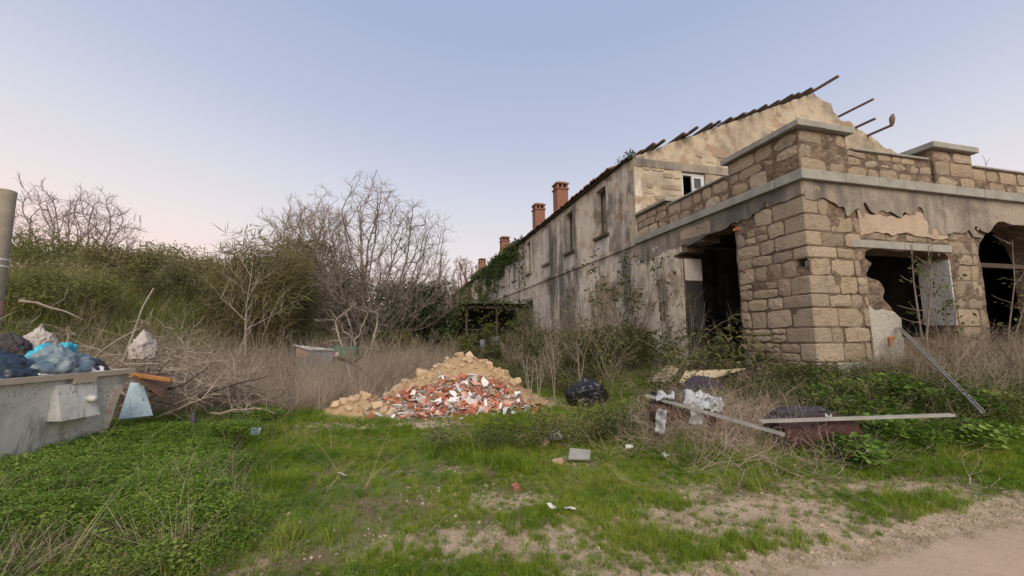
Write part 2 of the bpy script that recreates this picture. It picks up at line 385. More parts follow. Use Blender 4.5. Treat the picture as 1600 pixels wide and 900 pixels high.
M['rustpanel'] = simple('pinkish_rusted_panel', (.33, .20, .15), (.42, .28, .22), 5, .8, .2)
M['greentarp'] = simple('green_tarpaulin', (.05, .095, .065), (.085, .14, .10), 4, .7, .4)
M['shedwhite'] = simple('white_shed_wall', (.50, .51, .53), (.60, .61, .63), 2, .8, .2)
M['bluepack'] = simple('blue_white_packet', (.10, .25, .55), (.70, .76, .82), 28, .4, .2)
M['bird'] = simple('brown_plumage', (.12, .09, .06), (.22, .17, .12), 40, .9, .3)

# ------------------------------------------------------------------ ground and road
def bare_amount(x, y):
    x = np.asarray(x, float); y = np.asarray(y, float)
    b = np.zeros_like(x)
    for cx, cy, rx, ry, s in ((-2.45, 3.3, .75, .40, .9), (-.1, 3.45, 1.0, .35, .75), (.6, 3.75, .8, .35, .55), (.1, 4.3, .9, .35, .55), (1.7, 3.75, 1.3, .50, 1.1), (1.3, 3.1, 1.2, .3, .7),
                              (2.6, 4.0, 1.4, .42, 1.0), (3.7, 4.55, 1.1, .25, .9), (-2.4, 8.0, 1.7, .45, .7), (-1.1, 5.3, 1.2, .3, .4), (.7, 5.6, .7, .4, .4), (-.6, 7.0, 1.4, .3, .3),
                              (1.6, 4.6, .8, .3, .5), (-1.1, 10.2, 2.3, 1.6, 1.0), (-3.4, 9.3, 1.0, .7, .7)):
        b = np.maximum(b, s * np.exp(-(((x - cx) / rx) ** 2 + ((y - cy) / ry) ** 2) * .9))
    b = np.maximum(b, sstep(1 - roadedge(x, y) / .55) * .95)
    return b
def build_ground():
    n = 420; s = np.linspace(-1, 1, n)
    gx = np.sign(s) * (30 * np.abs(s) + 1600 * np.abs(s) ** 7); gy = 12 + np.sign(s) * (26 * np.abs(s) + 1600 * np.abs(s) ** 7)
    X, Y = np.meshgrid(gx, gy); X = X.ravel(); Y = Y.ravel()
    v = np.stack([X, Y, H(X, Y)], 1)
    i, j = np.meshgrid(np.arange(n - 1), np.arange(n - 1)); a = (j * n + i).ravel()
    me = fast_mesh('ground', v, np.stack([a, a + 1, a + n + 1, a + n], 1))
    me.polygons.foreach_set('use_smooth', [True] * len(me.polygons))
    at_ = me.attributes.new('bare', 'FLOAT', 'POINT'); at_.data.foreach_set('value', bare_amount(X, Y).astype(np.float32))
    tag(link('ground', me, M['ground']), kind='structure')
    # the road sheet: follows the terrain, 12 mm above it, with a ragged edge
    xs = np.arange(-30, 40, .12); m = 40
    ed = 3.02 + .33 * (xs - 1.7) + .10 * vnoise(xs, xs * 0, 1.1, 3, 5) + .035 * vnoise(xs, xs * 0, 6, 2, 6)
    t = np.linspace(0, 1, m) ** 1.6
    X = np.repeat(xs[:, None], m, 1); Y = ed[:, None] - t[None, :] * 7.0
    Z = H(X.ravel(), Y.ravel()).reshape(X.shape) + .014 - .022 * np.exp(-t * 60)[None, :]
    v = np.stack([X.ravel(), Y.ravel(), Z.ravel()], 1); k = len(xs)
    i, j = np.meshgrid(np.arange(m - 1), np.arange(k - 1)); a = (j * m + i).ravel()
    me = fast_mesh('dirt_road', v, np.stack([a, a + 1, a + m + 1, a + m], 1)); me.polygons.foreach_set('use_smooth', [True] * len(me.polygons))
    tag(link('dirt_road', me, M['road']), kind='structure')
build_ground()

# ------------------------------------------------------------------ walls made of cells, openings cut by a test
def wall(face, a0, a1, z0, z1, thick, hole, step_=.3, lines_a=(), lines_z=(), rough=.008, jag=0.0, keep=None, seed=0, off=0.0, soft=0):
    """face 'L': along u at v=off, outward -V;  'F': along v at u=off, outward -U.  hole(a,z) -> True where open"""
    rnd = random.Random(seed)
    def coords(lo, hi, lines):
        L = sorted(set([lo, hi] + [round(x, 4) for x in lines if lo < x < hi])); out = []
        for p, q in zip(L[:-1], L[1:]):
            k = max(1, int(round((q - p) / step_))); out += [p + (q - p) * i / k for i in range(k)]
        return out + [hi]
    A = coords(a0, a1, lines_a); Z = coords(z0, z1, lines_z); na, nz = len(A), len(Z)
    solid = [[not hole((A[i] + A[i + 1]) / 2, (Z[j] + Z[j + 1]) / 2) for j in range(nz - 1)] for i in range(na - 1)]
    mb = MB(); idx = {}
    ja = {}
    nb = {}
    for i in range(na - 1):
        for j in range(nz - 1):
            if not solid[i][j]: continue
            for di, dj, e in ((-1, 0, ((i, j), (i, j + 1))), (1, 0, ((i + 1, j + 1), (i + 1, j))), (0, -1, ((i + 1, j), (i, j))), (0, 1, ((i, j + 1), (i + 1, j + 1)))):
                p, q = i + di, j + dj
                if soft and 0 <= p < na - 1 and 0 <= q < nz - 1 and not solid[p][q]:
                    nb.setdefault(e[0], []).append(e[1]); nb.setdefault(e[1], []).append(e[0])
    sm = {k: (A[k[0]] + rnd.uniform(-jag, jag), Z[k[1]] + rnd.uniform(-jag, jag)) for k in nb}
    for _ in range(soft):
        sm = {k: (sm[k] if k[0] in (0, na - 1) or k[1] in (0, nz - 1) else tuple(.4 * sm[k][t] + .6 * sum(sm[q][t] for q in nb[k]) / len(nb[k]) for t in (0, 1))) for k in sm}
    def place(a, z, o): return B(a, off + o, z) if face == 'L' else B(off + o, a, z)
    def vert(i, j, back):
        k = (i, j, back)
        if k in idx: return idx[k]
        if (i, j) not in ja: ja[(i, j)] = (rnd.uniform(-jag, jag), rnd.uniform(-jag, jag), mnoise.noise(Vector((A[i] * 1.7 + seed, Z[j] * 1.7, 0))) * rough * 2 + rnd.uniform(-rough, rough) * .5)
        da, dz, dn = ja[(i, j)]
        if (i, j) in sm: da, dz = sm[i, j][0] - A[i], sm[i, j][1] - Z[j]
        if i in (0, na - 1): da = 0
        if j == 0: dz = 0
        mb.v.append(tuple(place(A[i] + da, Z[j] + dz, thick if back else dn))); idx[k] = len(mb.v) - 1
        return idx[k]
    for i in range(na - 1):
        for j in range(nz - 1):
            if not solid[i][j]: continue
            mb.f.append((vert(i, j, 0), vert(i + 1, j, 0), vert(i + 1, j + 1, 0), vert(i, j + 1, 0)))
            mb.f.append((vert(i, j + 1, 1), vert(i + 1, j + 1, 1), vert(i + 1, j, 1), vert(i, j, 1)))
            for di, dj, e in ((-1, 0, ((i, j), (i, j + 1))), (1, 0, ((i + 1, j + 1), (i + 1, j))), (0, -1, ((i + 1, j), (i, j))), (0, 1, ((i, j + 1), (i + 1, j + 1)))):
                p, q = i + di, j + dj
                if 0 <= p < na - 1 and 0 <= q < nz - 1 and solid[p][q]: continue
                mb.f.append((vert(*e[0], 0), vert(*e[1], 0), vert(*e[1], 1), vert(*e[0], 1)))
    return mb

BASE = .3
# ================================================================== the annex: stone walls, concrete bands, parapet
annex = thing('stone_annex', B(0, 0, .6), 'roofless single storey stone annex with concrete cornice bands and gaping openings', 'building')
ADEPTH, AFR = 5.98, 13.0
def door_hole(u, z):
    if 1.76 < u < 3.66 and z < 3.72: return True
    if 1.76 < u < 4.15 and z >= 3.72:
        return z < 4.12 - .30 * max(0, (u - 2.6) / 1.5) ** 1.3 - .02 * math.sin(u * 9) and z > 3.66 + .4 * max(0, (u - 3.66))
    return False
def corner_hole(u, z): return u < .24 and 2.90 < z < 3.13
annex_left_hole = lambda u, z: door_hole(u, z) or corner_hole(u, z)
obj('side_wall', wall('L', 0, ADEPTH, BASE, 4.60, .55, annex_left_hole, .14, (1.76, 3.66, .24), (2.90, 3.13, 3.72), .02, .02, seed=1), M['mortar'], annex)
def win_hole(v, z):
    if 3.86 > v > 1.45 and 1.35 < z < 3.30:
        left = 1.45 + (.08 if z > 2.75 else .35 if z > 2.2 else .62 if z > 1.9 else .80) + .10 * math.sin(z * 11)
        if z > 3.05: left = 1.42
        return v > left and z > 1.42 + .12 * math.sin(v * 5)
    return False
def arch2(v, z):
    if not 4.86 < v < 7.1 or z < .95: return False
    r = 1.12; c = 5.98
    return z < 3.25 + math.sqrt(max(0, 1 - ((v - c) / r) ** 2)) * .86 + .05 * math.sin(v * 7)
def win3(v, z): return 8.3 < v < 10.4 and 1.4 < z < 3.3
obj('front_wall', wall('F', .57, AFR, BASE, 4.60, .55, lambda v, z: win_hole(v, z) or arch2(v, z), .12, (3.86, 4.86), (3.30,), .02, .022, seed=2, soft=2), M['mortar'], annex)
obj('corner_core', wall('F', 0, .57, BASE, 4.60, .03, lambda v, z: False, .2, (), (), .01, 0, seed=3), M['mortar'], annex)
# back of the room, far side, partition, unseen roof closed to darken the rooms
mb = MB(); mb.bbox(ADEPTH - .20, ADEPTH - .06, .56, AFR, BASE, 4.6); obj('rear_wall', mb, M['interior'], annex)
mb = MB(); mb.bbox(.56, ADEPTH - .2, AFR - .3, AFR, BASE, 4.6); obj('end_wall', mb, M['darkplaster'], annex)
mb = MB(); mb.bbox(2.50, 2.72, .95, AFR - .3, BASE, 4.58); obj('partition_wall', mb, M['darkplaster'], annex)
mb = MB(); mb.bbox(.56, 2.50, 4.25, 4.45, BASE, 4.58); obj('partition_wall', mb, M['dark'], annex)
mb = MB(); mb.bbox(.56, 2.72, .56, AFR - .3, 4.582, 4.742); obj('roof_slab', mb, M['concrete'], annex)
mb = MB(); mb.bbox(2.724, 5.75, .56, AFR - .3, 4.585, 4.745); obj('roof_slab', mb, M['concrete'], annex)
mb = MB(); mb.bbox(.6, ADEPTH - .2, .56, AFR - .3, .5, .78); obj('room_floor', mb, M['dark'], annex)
mb = MB(); mb.bbox(3.635, 3.662, .005, .545, .80, 3.098); obj('door_reveal', mb, M['darkplaster'], annex)  # lower part of the jamb facing, in darker plaster
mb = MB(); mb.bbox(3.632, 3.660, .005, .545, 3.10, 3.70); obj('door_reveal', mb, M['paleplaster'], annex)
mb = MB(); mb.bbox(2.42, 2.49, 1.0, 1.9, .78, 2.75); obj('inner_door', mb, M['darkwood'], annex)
mb = MB(); mb.bbox(1.7, 3.75, -.25, .6, .60, .80); mb.bbox(1.75, 3.7, .1, .6, .80, .93); obj('doorstep', mb, M['greyplaster'], annex)

# stones ------------------------------------------------------------
STONES = []
def stone(face, a0, a1, z0, z1, proud, depth=.11, rnd=random, off=0.0):
    w, h = a1 - a0, z1 - z0
    nx = 4 if w > .3 else 3; nz = 3 if h > .14 else 2
    mb = MB(); P = lambda a, z, o: (B(a, off - o, z) if face == 'L' else B(off - o, a, z))
    cj = {}
    tilt = rnd.uniform(-.018, .018); bow = rnd.uniform(-.006, .006)
    for i in range(nx + 1):
        for j in range(nz + 1):
            s, t = i / nx, j / nz
            eg = (s in (0, 1)) + (t in (0, 1)); r = min(.011, .05 * h)
            a = a0 + w * s; z = z0 + h * t + tilt * (s - .5) * 2
            if eg:
                if s == 0: a += rnd.uniform(-.004, .026) + (r * 1.2 if eg == 2 else 0)
                if s == 1: a -= rnd.uniform(-.004, .026) + (r * 1.2 if eg == 2 else 0)
                if t == 0: z += rnd.uniform(-.006, .020) + (r * 1.2 if eg == 2 else 0)
                if t == 1: z -= rnd.uniform(-.006, .020) + (r * 1.2 if eg == 2 else 0)
                o = proud - r * (.75 if eg == 1 else 1.2)
            else:
                a += rnd.uniform(-.02, .02) * min(1, w); z += rnd.uniform(-.012, .012); o = proud + rnd.uniform(-.006, .010) + bow
            cj[i, j] = (a, z, o); mb.v.append(tuple(P(a, z, o)))
    id_ = lambda i, j: i * (nz + 1) + j
    for i in range(nx):
        for j in range(nz): mb.f.append((id_(i, j), id_(i + 1, j), id_(i + 1, j + 1), id_(i, j + 1)))
    ring = [(i, 0) for i in range(nx)] + [(nx, j) for j in range(nz)] + [(i, nz) for i in range(nx, 0, -1)] + [(0, j) for j in range(nz, 0, -1)]
    o0 = len(mb.v)
    for i, j in ring: a, z, o = cj[i, j]; mb.v.append(tuple(P(a, z, -depth)))
    for k in range(len(ring)):
        p, q = ring[k], ring[(k + 1) % len(ring)]; mb.f.append((id_(*q), id_(*p), o0 + k, o0 + (k + 1) % len(ring)))
    c = P((a0 + a1) / 2, (z0 + z1) / 2, 0); o = obj('stone', mb, M['stone'], annex, loc=c); STONES.append(o); return o
def quoin(la, lb, z0, z1, rnd):
    """a corner block: la along the side wall, lb along the front"""
    mb = MB(); e = .022; p = .030 + rnd.uniform(-.006, .010); z0 += .006; z1 -= .008
    us = [-p, -p + e, la * .5, la - e, la]; vs_ = [-p, -p + e, lb * .5, lb - e, lb]
    def ringpts(z, inset):
        j = lambda: rnd.uniform(-.005, .005)
        return [B(la, -p + inset + j() + e * .7, z), B(la * .5, -p + inset + j(), z), B(-p + e + inset, -p + inset + j() * .5, z), B(-p + inset + j() * .5, -p + e + inset, z), B(-p + inset + j(), lb * .5, z), B(-p + inset + e * .7, lb, z), B(.10, lb, z), B(la, .10, z)]
    R = [ringpts(z0, e), ringpts(z0 + e, 0), ringpts((z0 + z1) / 2, -.004), ringpts(z1 - e, 0), ringpts(z1, e)]
    n = 8
    for r in R: mb.v += [tuple(q) for q in r]
    for k in range(4):
        for i in range(n): mb.f.append((k * n + i, k * n + (i + 1) % n, (k + 1) * n + (i + 1) % n, (k + 1) * n + i))
    mb.f.append(tuple(range(n))[::-1]); mb.f.append(tuple(4 * n + i for i in range(n)))
    o = obj('stone', mb, M['stone'], annex, loc=B(0, 0, (z0 + z1) / 2)); STONES.append(o)
rs = random.Random(21)
courses = []
z = .50
hs = [.34, .22, .36, .30, .38, .26, .36, .34, .235, .30, .34, .36, .34]
for h in hs:
    courses.append((z, z + h)); z += h
# side wall between the corner and the doorway, front wall from the corner to the window
def fill(face, a0, a1, z0, z1, lo=.20, hi=.56, skip=None, proud=(.012, .036), off=0.0, split=.35):
    a = a0
    h = z1 - z0
    while a < a1 - .05:
        w = rs.uniform(lo, hi) * (0.8 + h)
        if a1 - (a + w) < .16: w = a1 - a
        b = min(a + w, a1); g = rs.uniform(.006, .014)
        if not (skip and skip((a + b) / 2, (z0 + z1) / 2)):
            if rs.random() < split and h > .26:
                zm = z0 + h * rs.uniform(.35, .65)
                stone(face, a + g, b - g, z0 + g, zm - .006, rs.uniform(*proud), rnd=rs, off=off); stone(face, a + g, b - g, zm + .006, z1 - g, rs.uniform(*proud), rnd=rs, off=off)
            else: stone(face, a + g, b - g, z0 + g, z1 - g, rs.uniform(*proud), rnd=rs, off=off)
        a = b
for k, (z0, z1) in enumerate(courses):
    la, lb = (.62, .34) if k % 2 else (.36, .60)
    la += rs.uniform(-.06, .10); lb += rs.uniform(-.04, .10)
    if 2.80 < (z0 + z1) / 2 < 3.15:                     # the missing corner stone
        stone('F', .02, .50, z0 + .01, z1 - .01, .03, rnd=rs); fill('L', .26, 1.72, z0, z1); fill('F', .52, 1.30, z0, z1); continue
    quoin(la, lb, z0, z1, rs)
    fill('L', la + .012, 1.74, z0, z1, skip=lambda u, z: z > 4.0 and u > 1.2)
    end = 1.36 if z1 < 1.9 else 1.44
    fill('F', lb + .012, end, z0, z1, skip=lambda v, z: z > 4.05 and v > .75, split=.15)
# between the window and the arch, and beyond the arch
for k, (z0, z1) in enumerate(courses):
    if z1 > 3.95: continue
    fill('F', 3.90 + rs.uniform(0, .03), 4.82, z0, z1, lo=.4, hi=.9, split=.1, proud=(.006, .02))
# over the window lintel
fill('F', 1.5, 3.9, 3.50, 3.74, .45, .8, split=0, proud=(.0, .012))
# the parapet: rough stones between concrete bands
def parapet(face, a0, a1, z0, z1, off, big=False):
    z = z0
    while z < z1 - .06:
        h = rs.uniform(.17, .27) if not big else rs.uniform(.22, .34)
        if z1 - (z + h) < .12: h = z1 - z
        fill(face, a0, a1, z, z + h, .30, .58 if not big else .75, off=off, proud=(-.004, .026), split=.0); z += h
PZ = 4.81
mb = MB(); mb.bbox(.02, 1.86, .02, .50, PZ, 5.69); mb.bbox(.02, .50, .50, 1.28, PZ, 5.69); obj('corner_pier', mb, M['mortar'], annex)
mb = MB(); mb.bbox(1.86, 4.33, .05, .42, PZ, 5.42); obj('parapet_wall', mb, M['mortar'], annex)
mb = MB(); mb.bbox(4.33, ADEPTH - .02, .02, .48, PZ, 5.56); obj('pier', mb, M['mortar'], annex)
mb = MB(); mb.bbox(.05, .42, 1.28, 3.78, PZ, 5.40); obj('parapet_wall', mb, M['mortar'], annex)
mb = MB(); mb.bbox(.0, .48, 3.78, 5.04, PZ, 5.66); obj('pier', mb, M['mortar'], annex)
mb = MB(); mb.bbox(.05, .42, 5.04, AFR, PZ, 5.38); obj('parapet_wall', mb, M['mortar'], annex)
parapet('L', .03, 1.84, PZ + .01, 5.68, .02, True); parapet('F', .03, 1.26, PZ + .01, 5.68, .02, True)
parapet('L', 1.88, 4.31, PZ + .01, 5.41, .05); parapet('L', 4.35, 5.94, PZ + .01, 5.54, .02, True)
parapet('F', 1.30, 3.76, PZ + .01, 5.39, .05); parapet('F', 3.80, 5.02, PZ + .01, 5.64, .0, True); parapet('F', 5.06, 7.2, PZ + .01, 5.37, .05)
# concrete bands: each cast slab of the cornice and each cap is its own piece
def slabrun(name, face, cuts, d0, d1, z0, z1, mat='concrete', jit=.006):
    for k, (a, b) in enumerate(zip(cuts[:-1], cuts[1:])):
        mb = MB(); j = rs.uniform(-jit, jit); e = .0025
        if face == 'L': mb.bbox(a + e, b - e, d0 + j, d1, z0 + j * .6, z1 + j * .6)
        else: mb.bbox(d0 + j, d1, a + e, b - e, z0 + j * .6, z1 + j * .6)
        o = obj(name, mb, M[mat], annex)
        bv = o.modifiers.new('edge', 'BEVEL'); bv.width = .012; bv.segments = 2
slabrun('cornice_slab', 'L', [.52, 1.6, 2.9, 4.2, 5.2, ADEPTH - .01], -.13, .5, 4.605, 4.795)
slabrun('cornice_slab', 'F', [-.13, .42, 1.0, 1.9, 2.6, 3.4, 4.2, 5.1, 6.0, 7.0, 8.4, 10, AFR], -.13, .5, 4.60, 4.80)
slabrun('cap_slab', 'L', [1.30 - 1.42, 1.98], -.10, .62, 5.70, 5.83, jit=0)
slabrun('cap_slab', 'F', [.63, 1.40], -.10, .62, 5.70, 5.828, jit=0)
slabrun('cap_slab', 'L', [4.25, ADEPTH - .01], -.09, .56, 5.565, 5.66)
slabrun('cap_slab', 'F', [3.68, 5.14], -.11, .58, 5.67, 5.80, jit=0)
slabrun('coping_strip', 'L', [2.0, 3.1, 4.24], .0, .45, 5.425, 5.475)
slabrun('coping_strip', 'F', [1.42, 2.5, 3.67], .0, .45, 5.405, 5.45); slabrun('coping_strip', 'F', [5.16, 7, 9, AFR], .0, .45, 5.385, 5.43)
slabrun('window_lintel', 'F', [1.12, 2.55, 3.95], -.05, .54, 3.31, 3.47, jit=.008)
slabrun('foot_block', 'F', [.30, 1.12], -.14, .02, .52, 1.05, mat='concrete', jit=0)
# render left on the walls: thin sheets with broken edges
def plaster(name, face, a0, a1, z0, z1, test, mat, off=-.028, st=.036, seed=0, th=.024):
    def hole(a, z): return not test(a, z, mnoise.noise(Vector((a * 1.6, z * 1.6, seed))) * .6 + mnoise.noise(Vector((a * 5, z * 5, seed + 3))) * .3)
    return obj(name, wall(face, a0, a1, z0, z1, th, hole, st, (), (), .006, .011, seed=seed, off=off, soft=5), M[mat], annex)
plaster('render_patch', 'F', .0, 8, 3.70, 4.598, lambda v, z, n: z > 4.18 - .22 * (1 if 1.0 < v < 1.5 else 0) - (.40 if v > 3.2 else .0) + n * .6 and not arch2(v, z), 'greyplaster', -.046, seed=11)
plaster('render_patch', 'F', 1.35, 3.9, 3.48, 4.35, lambda v, z, n: z < 4.12 + n * .35 and z > 3.62 + n * .25, 'tanplaster', -.036, seed=12)
plaster('render_patch', 'F', 1.37, 2.2, .5, 2.25, lambda v, z, n: z < 2.15 - .25 * (v - 1.4) + n * .3 and not win_hole(v, z), 'oldrender', -.034, seed=13)
plaster('render_patch', 'L', .0, ADEPTH, 3.6, 4.598, lambda u, z, n: z > (4.22 if u < 1.9 else 4.05) + n * .28 + (.12 if u < .9 else 0) and not door_hole(u, z) and z > 4.14 - (.0 if u < 2.6 else .25 * (u - 2.6)) , 'greyplaster', -.046, seed=14)
plaster('render_patch', 'L', 3.70, ADEPTH, .5, 4.30, lambda u, z, n: (n > -.26 or u < 3.95) and not door_hole(u, z), 'plaster', -.036, seed=15)
plaster('render_patch', 'L', 1.9, 3.9, 4.1, 4.59, lambda u, z, n: z > 4.20 + n * .2 and 2.5 < u < 3.7 and z < 4.5, 'tanplaster', -.054, seed=16, th=.007)
plaster('render_patch', 'F', 4.86, 7.6, 3.0, 4.5, lambda v, z, n: not arch2(v, z) and z > 3.9 + n * .4, 'tanplaster', -.034, seed=17, th=.01)
# smooth white reveal on the far side of the window
mb = MB(); mb.bbox(-.01, .565, 3.835, 3.875, 1.75, 3.16); obj('window_reveal', mb, M['whiteplaster'], annex)
# the wooden bar and frame in the arched opening
mb = MB(); mb.bbox(.10, .20, 4.84, 7.1, 3.06, 3.16); obj('transom_bar', mb, M['wood'], annex)
mb = MB(); mb.bbox(.12, .22, 4.87, 4.95, .9, 3.05); obj('arch_post', mb, M['wood'], annex)
mb = MB(); mb.bbox(.14, .20, 6.6, 6.68, .9, 3.05); obj('arch_post', mb, M['wood'], annex)
# red brick tips by the doorway
for (u_, z_, w_) in ((1.62, 4.02, .12), (1.66, .72, .10), (1.55, .66, .12), (1.50, 3.0, .06)):
    mb = MB(); mb.bbox(u_, u_ + w_ * 1.3, -.045, .06, z_, z_ + .06); obj('brick', mb, M['brokenbrick'], annex)

# ================================================================== the long two storey building
LEN, EAVE, APEX, HALF = 58.6, 7.74, 11.28, 8.34
main = thing('derelict_warehouse', B(6, 0, .6), 'long derelict two storey building with stained plaster, brick chimneys and ruined gable', 'building')
WINS = [8.45 + 3.27 * k for k in range(15)]
OPEN = [0, 1, 3, 5, 6, 8, 9, 11, 13]
LOW = [(17.55, 18.75, .4, 3.75), (21.5, 22.8, .4, 3.5), (25.9, 30.2, .4, 3.9), (34, 35.2, .4, 3.4), (40.5, 42, .4, 3.4), (48, 49.2, .4, 3.4)]
def main_hole(u, z):
    for k in OPEN:
        if abs(u - WINS[k]) < .41 and 5.52 < z < 7.40: return True
    for a, b, c, d in LOW:
        if a < u < b and c < z < d: return True
    return False
la = [w + s for w in WINS for s in (-.41, .41)] + [x for q in LOW for x in q[:2]]
obj('long_wall', wall('L', ADEPTH, LEN, BASE, EAVE, .5, main_hole, .45, la, (5.52, 7.40, 3.5, 3.75, 3.9, 3.4), .012, 0, seed=31), M['plaster'], main)
def gable_top(v):
    if v <= HALF: return EAVE + (APEX - EAVE) * v / HALF - .06
    return APEX - (APEX - EAVE) * (v - HALF) / HALF - .05 - .12 * abs(math.sin(v * 3.1)) - .18 * max(0, mnoise.noise(Vector((v * 1.3, 4, 2)))) - .25 * (v > 9.2)
def gable_mesh():
    mb = MB(); rg_ = random.Random(8)
    vsx = sorted(set([1.86, 2.86] + [round(x, 3) for x in np.arange(0, 2 * HALF + .01, .12) if abs(x - 1.86) > .04 and abs(x - 2.86) > .04]))
    rows = [4.0, 4.6, 5.2, 5.7, 6.2, 6.6, 7.0, 7.33, 7.6]
    cols = []
    for v in vsx:
        t = gable_top(v) + rg_.uniform(-.03, .03); zs = [z for z in rows if z < t - .05]; z = 8.0
        while len(zs) < 22: zs.append(None)
        lo = 7.6 if t > 7.7 else t - .05
        zs = rows + [lo + (t - lo) * k / 9 for k in range(1, 10)]
        zs = [min(z, t) for z in zs]; cols.append([(v + (rg_.uniform(-.02, .02) if v not in (1.86, 2.86) else 0), z, mnoise.noise(Vector((v * 1.7, z * 1.7, 9))) * .03 + rg_.uniform(-.006, .006)) for z in zs])
    k = len(cols[0]); n = len(cols)
    for o in (0, 1):
        for c in cols:
            for v, z, d in c: mb.v.append(tuple(B(ADEPTH + (.45 if o else d), v, z)))
    I = lambda i, j, o: o * n * k + i * k + j
    def solid(i, j): return 0 <= i < n - 1 and 0 <= j < k - 1 and not (1.85 < (vsx[i] + vsx[i + 1]) / 2 < 2.87 and 4 <= j < 7)
    for i in range(n - 1):
        for j in range(k - 1):
            if not solid(i, j): continue
            mb.f.append((I(i, j, 0), I(i + 1, j, 0), I(i + 1, j + 1, 0), I(i, j + 1, 0))); mb.f.append((I(i, j + 1, 1), I(i + 1, j + 1, 1), I(i + 1, j, 1), I(i, j, 1)))
            for di, dj, a, b in ((-1, 0, (i, j), (i, j + 1)), (1, 0, (i + 1, j + 1), (i + 1, j)), (0, -1, (i + 1, j), (i, j)), (0, 1, (i, j + 1), (i + 1, j + 1))):
                if not solid(i + di, j + dj): mb.f.append((I(*a, 0), I(*b, 0), I(*b, 1), I(*a, 1)))
    return mb
obj('gable_wall', gable_mesh(), M['gable'], main)
mb = MB(); mb.bbox(ADEPTH + .5, LEN, 2 * HALF - .5, 2 * HALF, BASE, EAVE); obj('back_wall', mb, M['darkplaster'], main)
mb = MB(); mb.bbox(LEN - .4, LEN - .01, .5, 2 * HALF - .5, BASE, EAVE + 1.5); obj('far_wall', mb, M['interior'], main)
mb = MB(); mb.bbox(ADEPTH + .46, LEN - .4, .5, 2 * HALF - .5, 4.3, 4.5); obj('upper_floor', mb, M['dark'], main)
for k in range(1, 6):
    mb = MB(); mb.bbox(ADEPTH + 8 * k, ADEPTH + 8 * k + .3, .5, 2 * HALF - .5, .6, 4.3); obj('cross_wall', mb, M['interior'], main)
rs2 = random.Random(55)
def gstone(v0, v1, z0, z1):
    mb = MB(); j = lambda k=.018: rs2.uniform(-k, k); p = ADEPTH - .020 - rs2.uniform(0, .012); e = .02
    q = [(v0 + e + j(), z0 + e + j(.01)), ((v0 + v1) / 2, z0 + e * .5 + j(.01)), (v1 - e + j(), z0 + e + j(.01)), (v1 - e * .5, (z0 + z1) / 2), (v1 - e + j(), z1 - e + j(.01)), ((v0 + v1) / 2, z1 - e * .5 + j(.01)), (v0 + e + j(), z1 - e + j(.01)), (v0 + e * .5, (z0 + z1) / 2)]
    c = ((v0 + v1) / 2, (z0 + z1) / 2)
    front_ = [B(p, c[0] + (a - c[0]) * .88, c[1] + (b - c[1]) * .84) for a, b in q]; back_ = [B(ADEPTH + .06, a, b) for a, b in q]; mid_ = [B(p + .018, a, b) for a, b in q]
    mb.add(front_ + mid_ + back_, [tuple(range(8))] + [(i, (i + 1) % 8, 8 + (i + 1) % 8, 8 + i) for i in range(8)] + [(8 + i, 8 + (i + 1) % 8, 16 + (i + 1) % 8, 16 + i) for i in range(8)])
    obj('stone', mb, M['gable'] if rs2.random() < .6 else M['stone'], main, loc=B(ADEPTH, *c))
for zz in np.arange(5.55, 7.25, .21):
    a = .25 + rs2.uniform(0, .3)
    while a < 1.75:
        b_ = min(a + rs2.uniform(.28, .55), 1.82)
        if rs2.random() < .5 and b_ - a > .15: gstone(a, b_, zz, zz + .20)
        a = b_ + .01
for k in range(12):
    v_ = rs2.uniform(.4, 9.5); zt_ = gable_top(v_) - rs2.random() ** 2 * 1.1 - .30; w_ = rs2.uniform(.2, .42)
    if zt_ > 7.75: gstone(v_, v_ + w_, zt_, zt_ + rs2.uniform(.12, .2))
# quoin strip of grey cement over the gable window, string course along the long side
mb = MB(); mb.bbox(ADEPTH - .035, ADEPTH - .016, .0, 4.6, 7.34, 7.62); obj('cement_band', mb, M['greyplaster'], main)
mb = MB(); mb.bbox(ADEPTH, LEN, -.055, .0, 4.60, 4.74); obj('string_course', mb, M['plaster'], main)
# roof slopes of clay tiles: ridged sheet with ragged tile ends at the eaves
def roof_slope(name, vE, zE, vR, zR, u0, u1, holes=()):
    st = .11; us = np.arange(u0, u1, st); m = 14
    wave = .045 * (np.arange(len(us)) % 2)
    mb = MB(); rr = random.Random(3)
    base = []
    for i, u_ in enumerate(us):
        e = rr.uniform(-.05, .05) if i % 2 else e0 if i else 0
        e0 = e
        sag = .05 * mnoise.noise(Vector((u_ * .25, 1, 0)))
        for j in range(m + 1):
            t = j / m; v_ = vE + (vR - vE) * t + (e if j == 0 else 0); base.append(tuple(B(u_, v_, zE + (zR - zE) * t + wave[i] + sag * math.sin(math.pi * min(1, t + .3)))))
    mb.v = base; k = m + 1
    for i in range(len(us) - 1):
        for j in range(m):
            uc, tc = us[i], (j + .5) / m
            if any(a < uc < b and c < tc < d for a, b, c, d in holes): continue
            mb.f.append((i * k + j, (i + 1) * k + j, (i + 1) * k + j + 1, i * k + j + 1))
    o = obj(name, mb, M['tile'], main); s = o.modifiers.new('thickness', 'SOLIDIFY'); s.thickness = .035; return o
roof_slope('roof_slope', -.24, EAVE - .01, HALF, APEX + .10, ADEPTH + 1.3, LEN, holes=((8.0, 8.8, .55, .75), (23, 25, .1, .3)))
roof_slope('roof_slope', 2 * HALF + .24, EAVE - .01, HALF, APEX + .11, ADEPTH + 1.3, LEN, holes=((10, 11, .4, .6),))
# timber boarding along the eaves
mb = MB(); mb.bbox(ADEPTH + .1, LEN, -.16, .02, EAVE - .07, EAVE - .03); obj('eaves_board', mb, M['wood'], main)
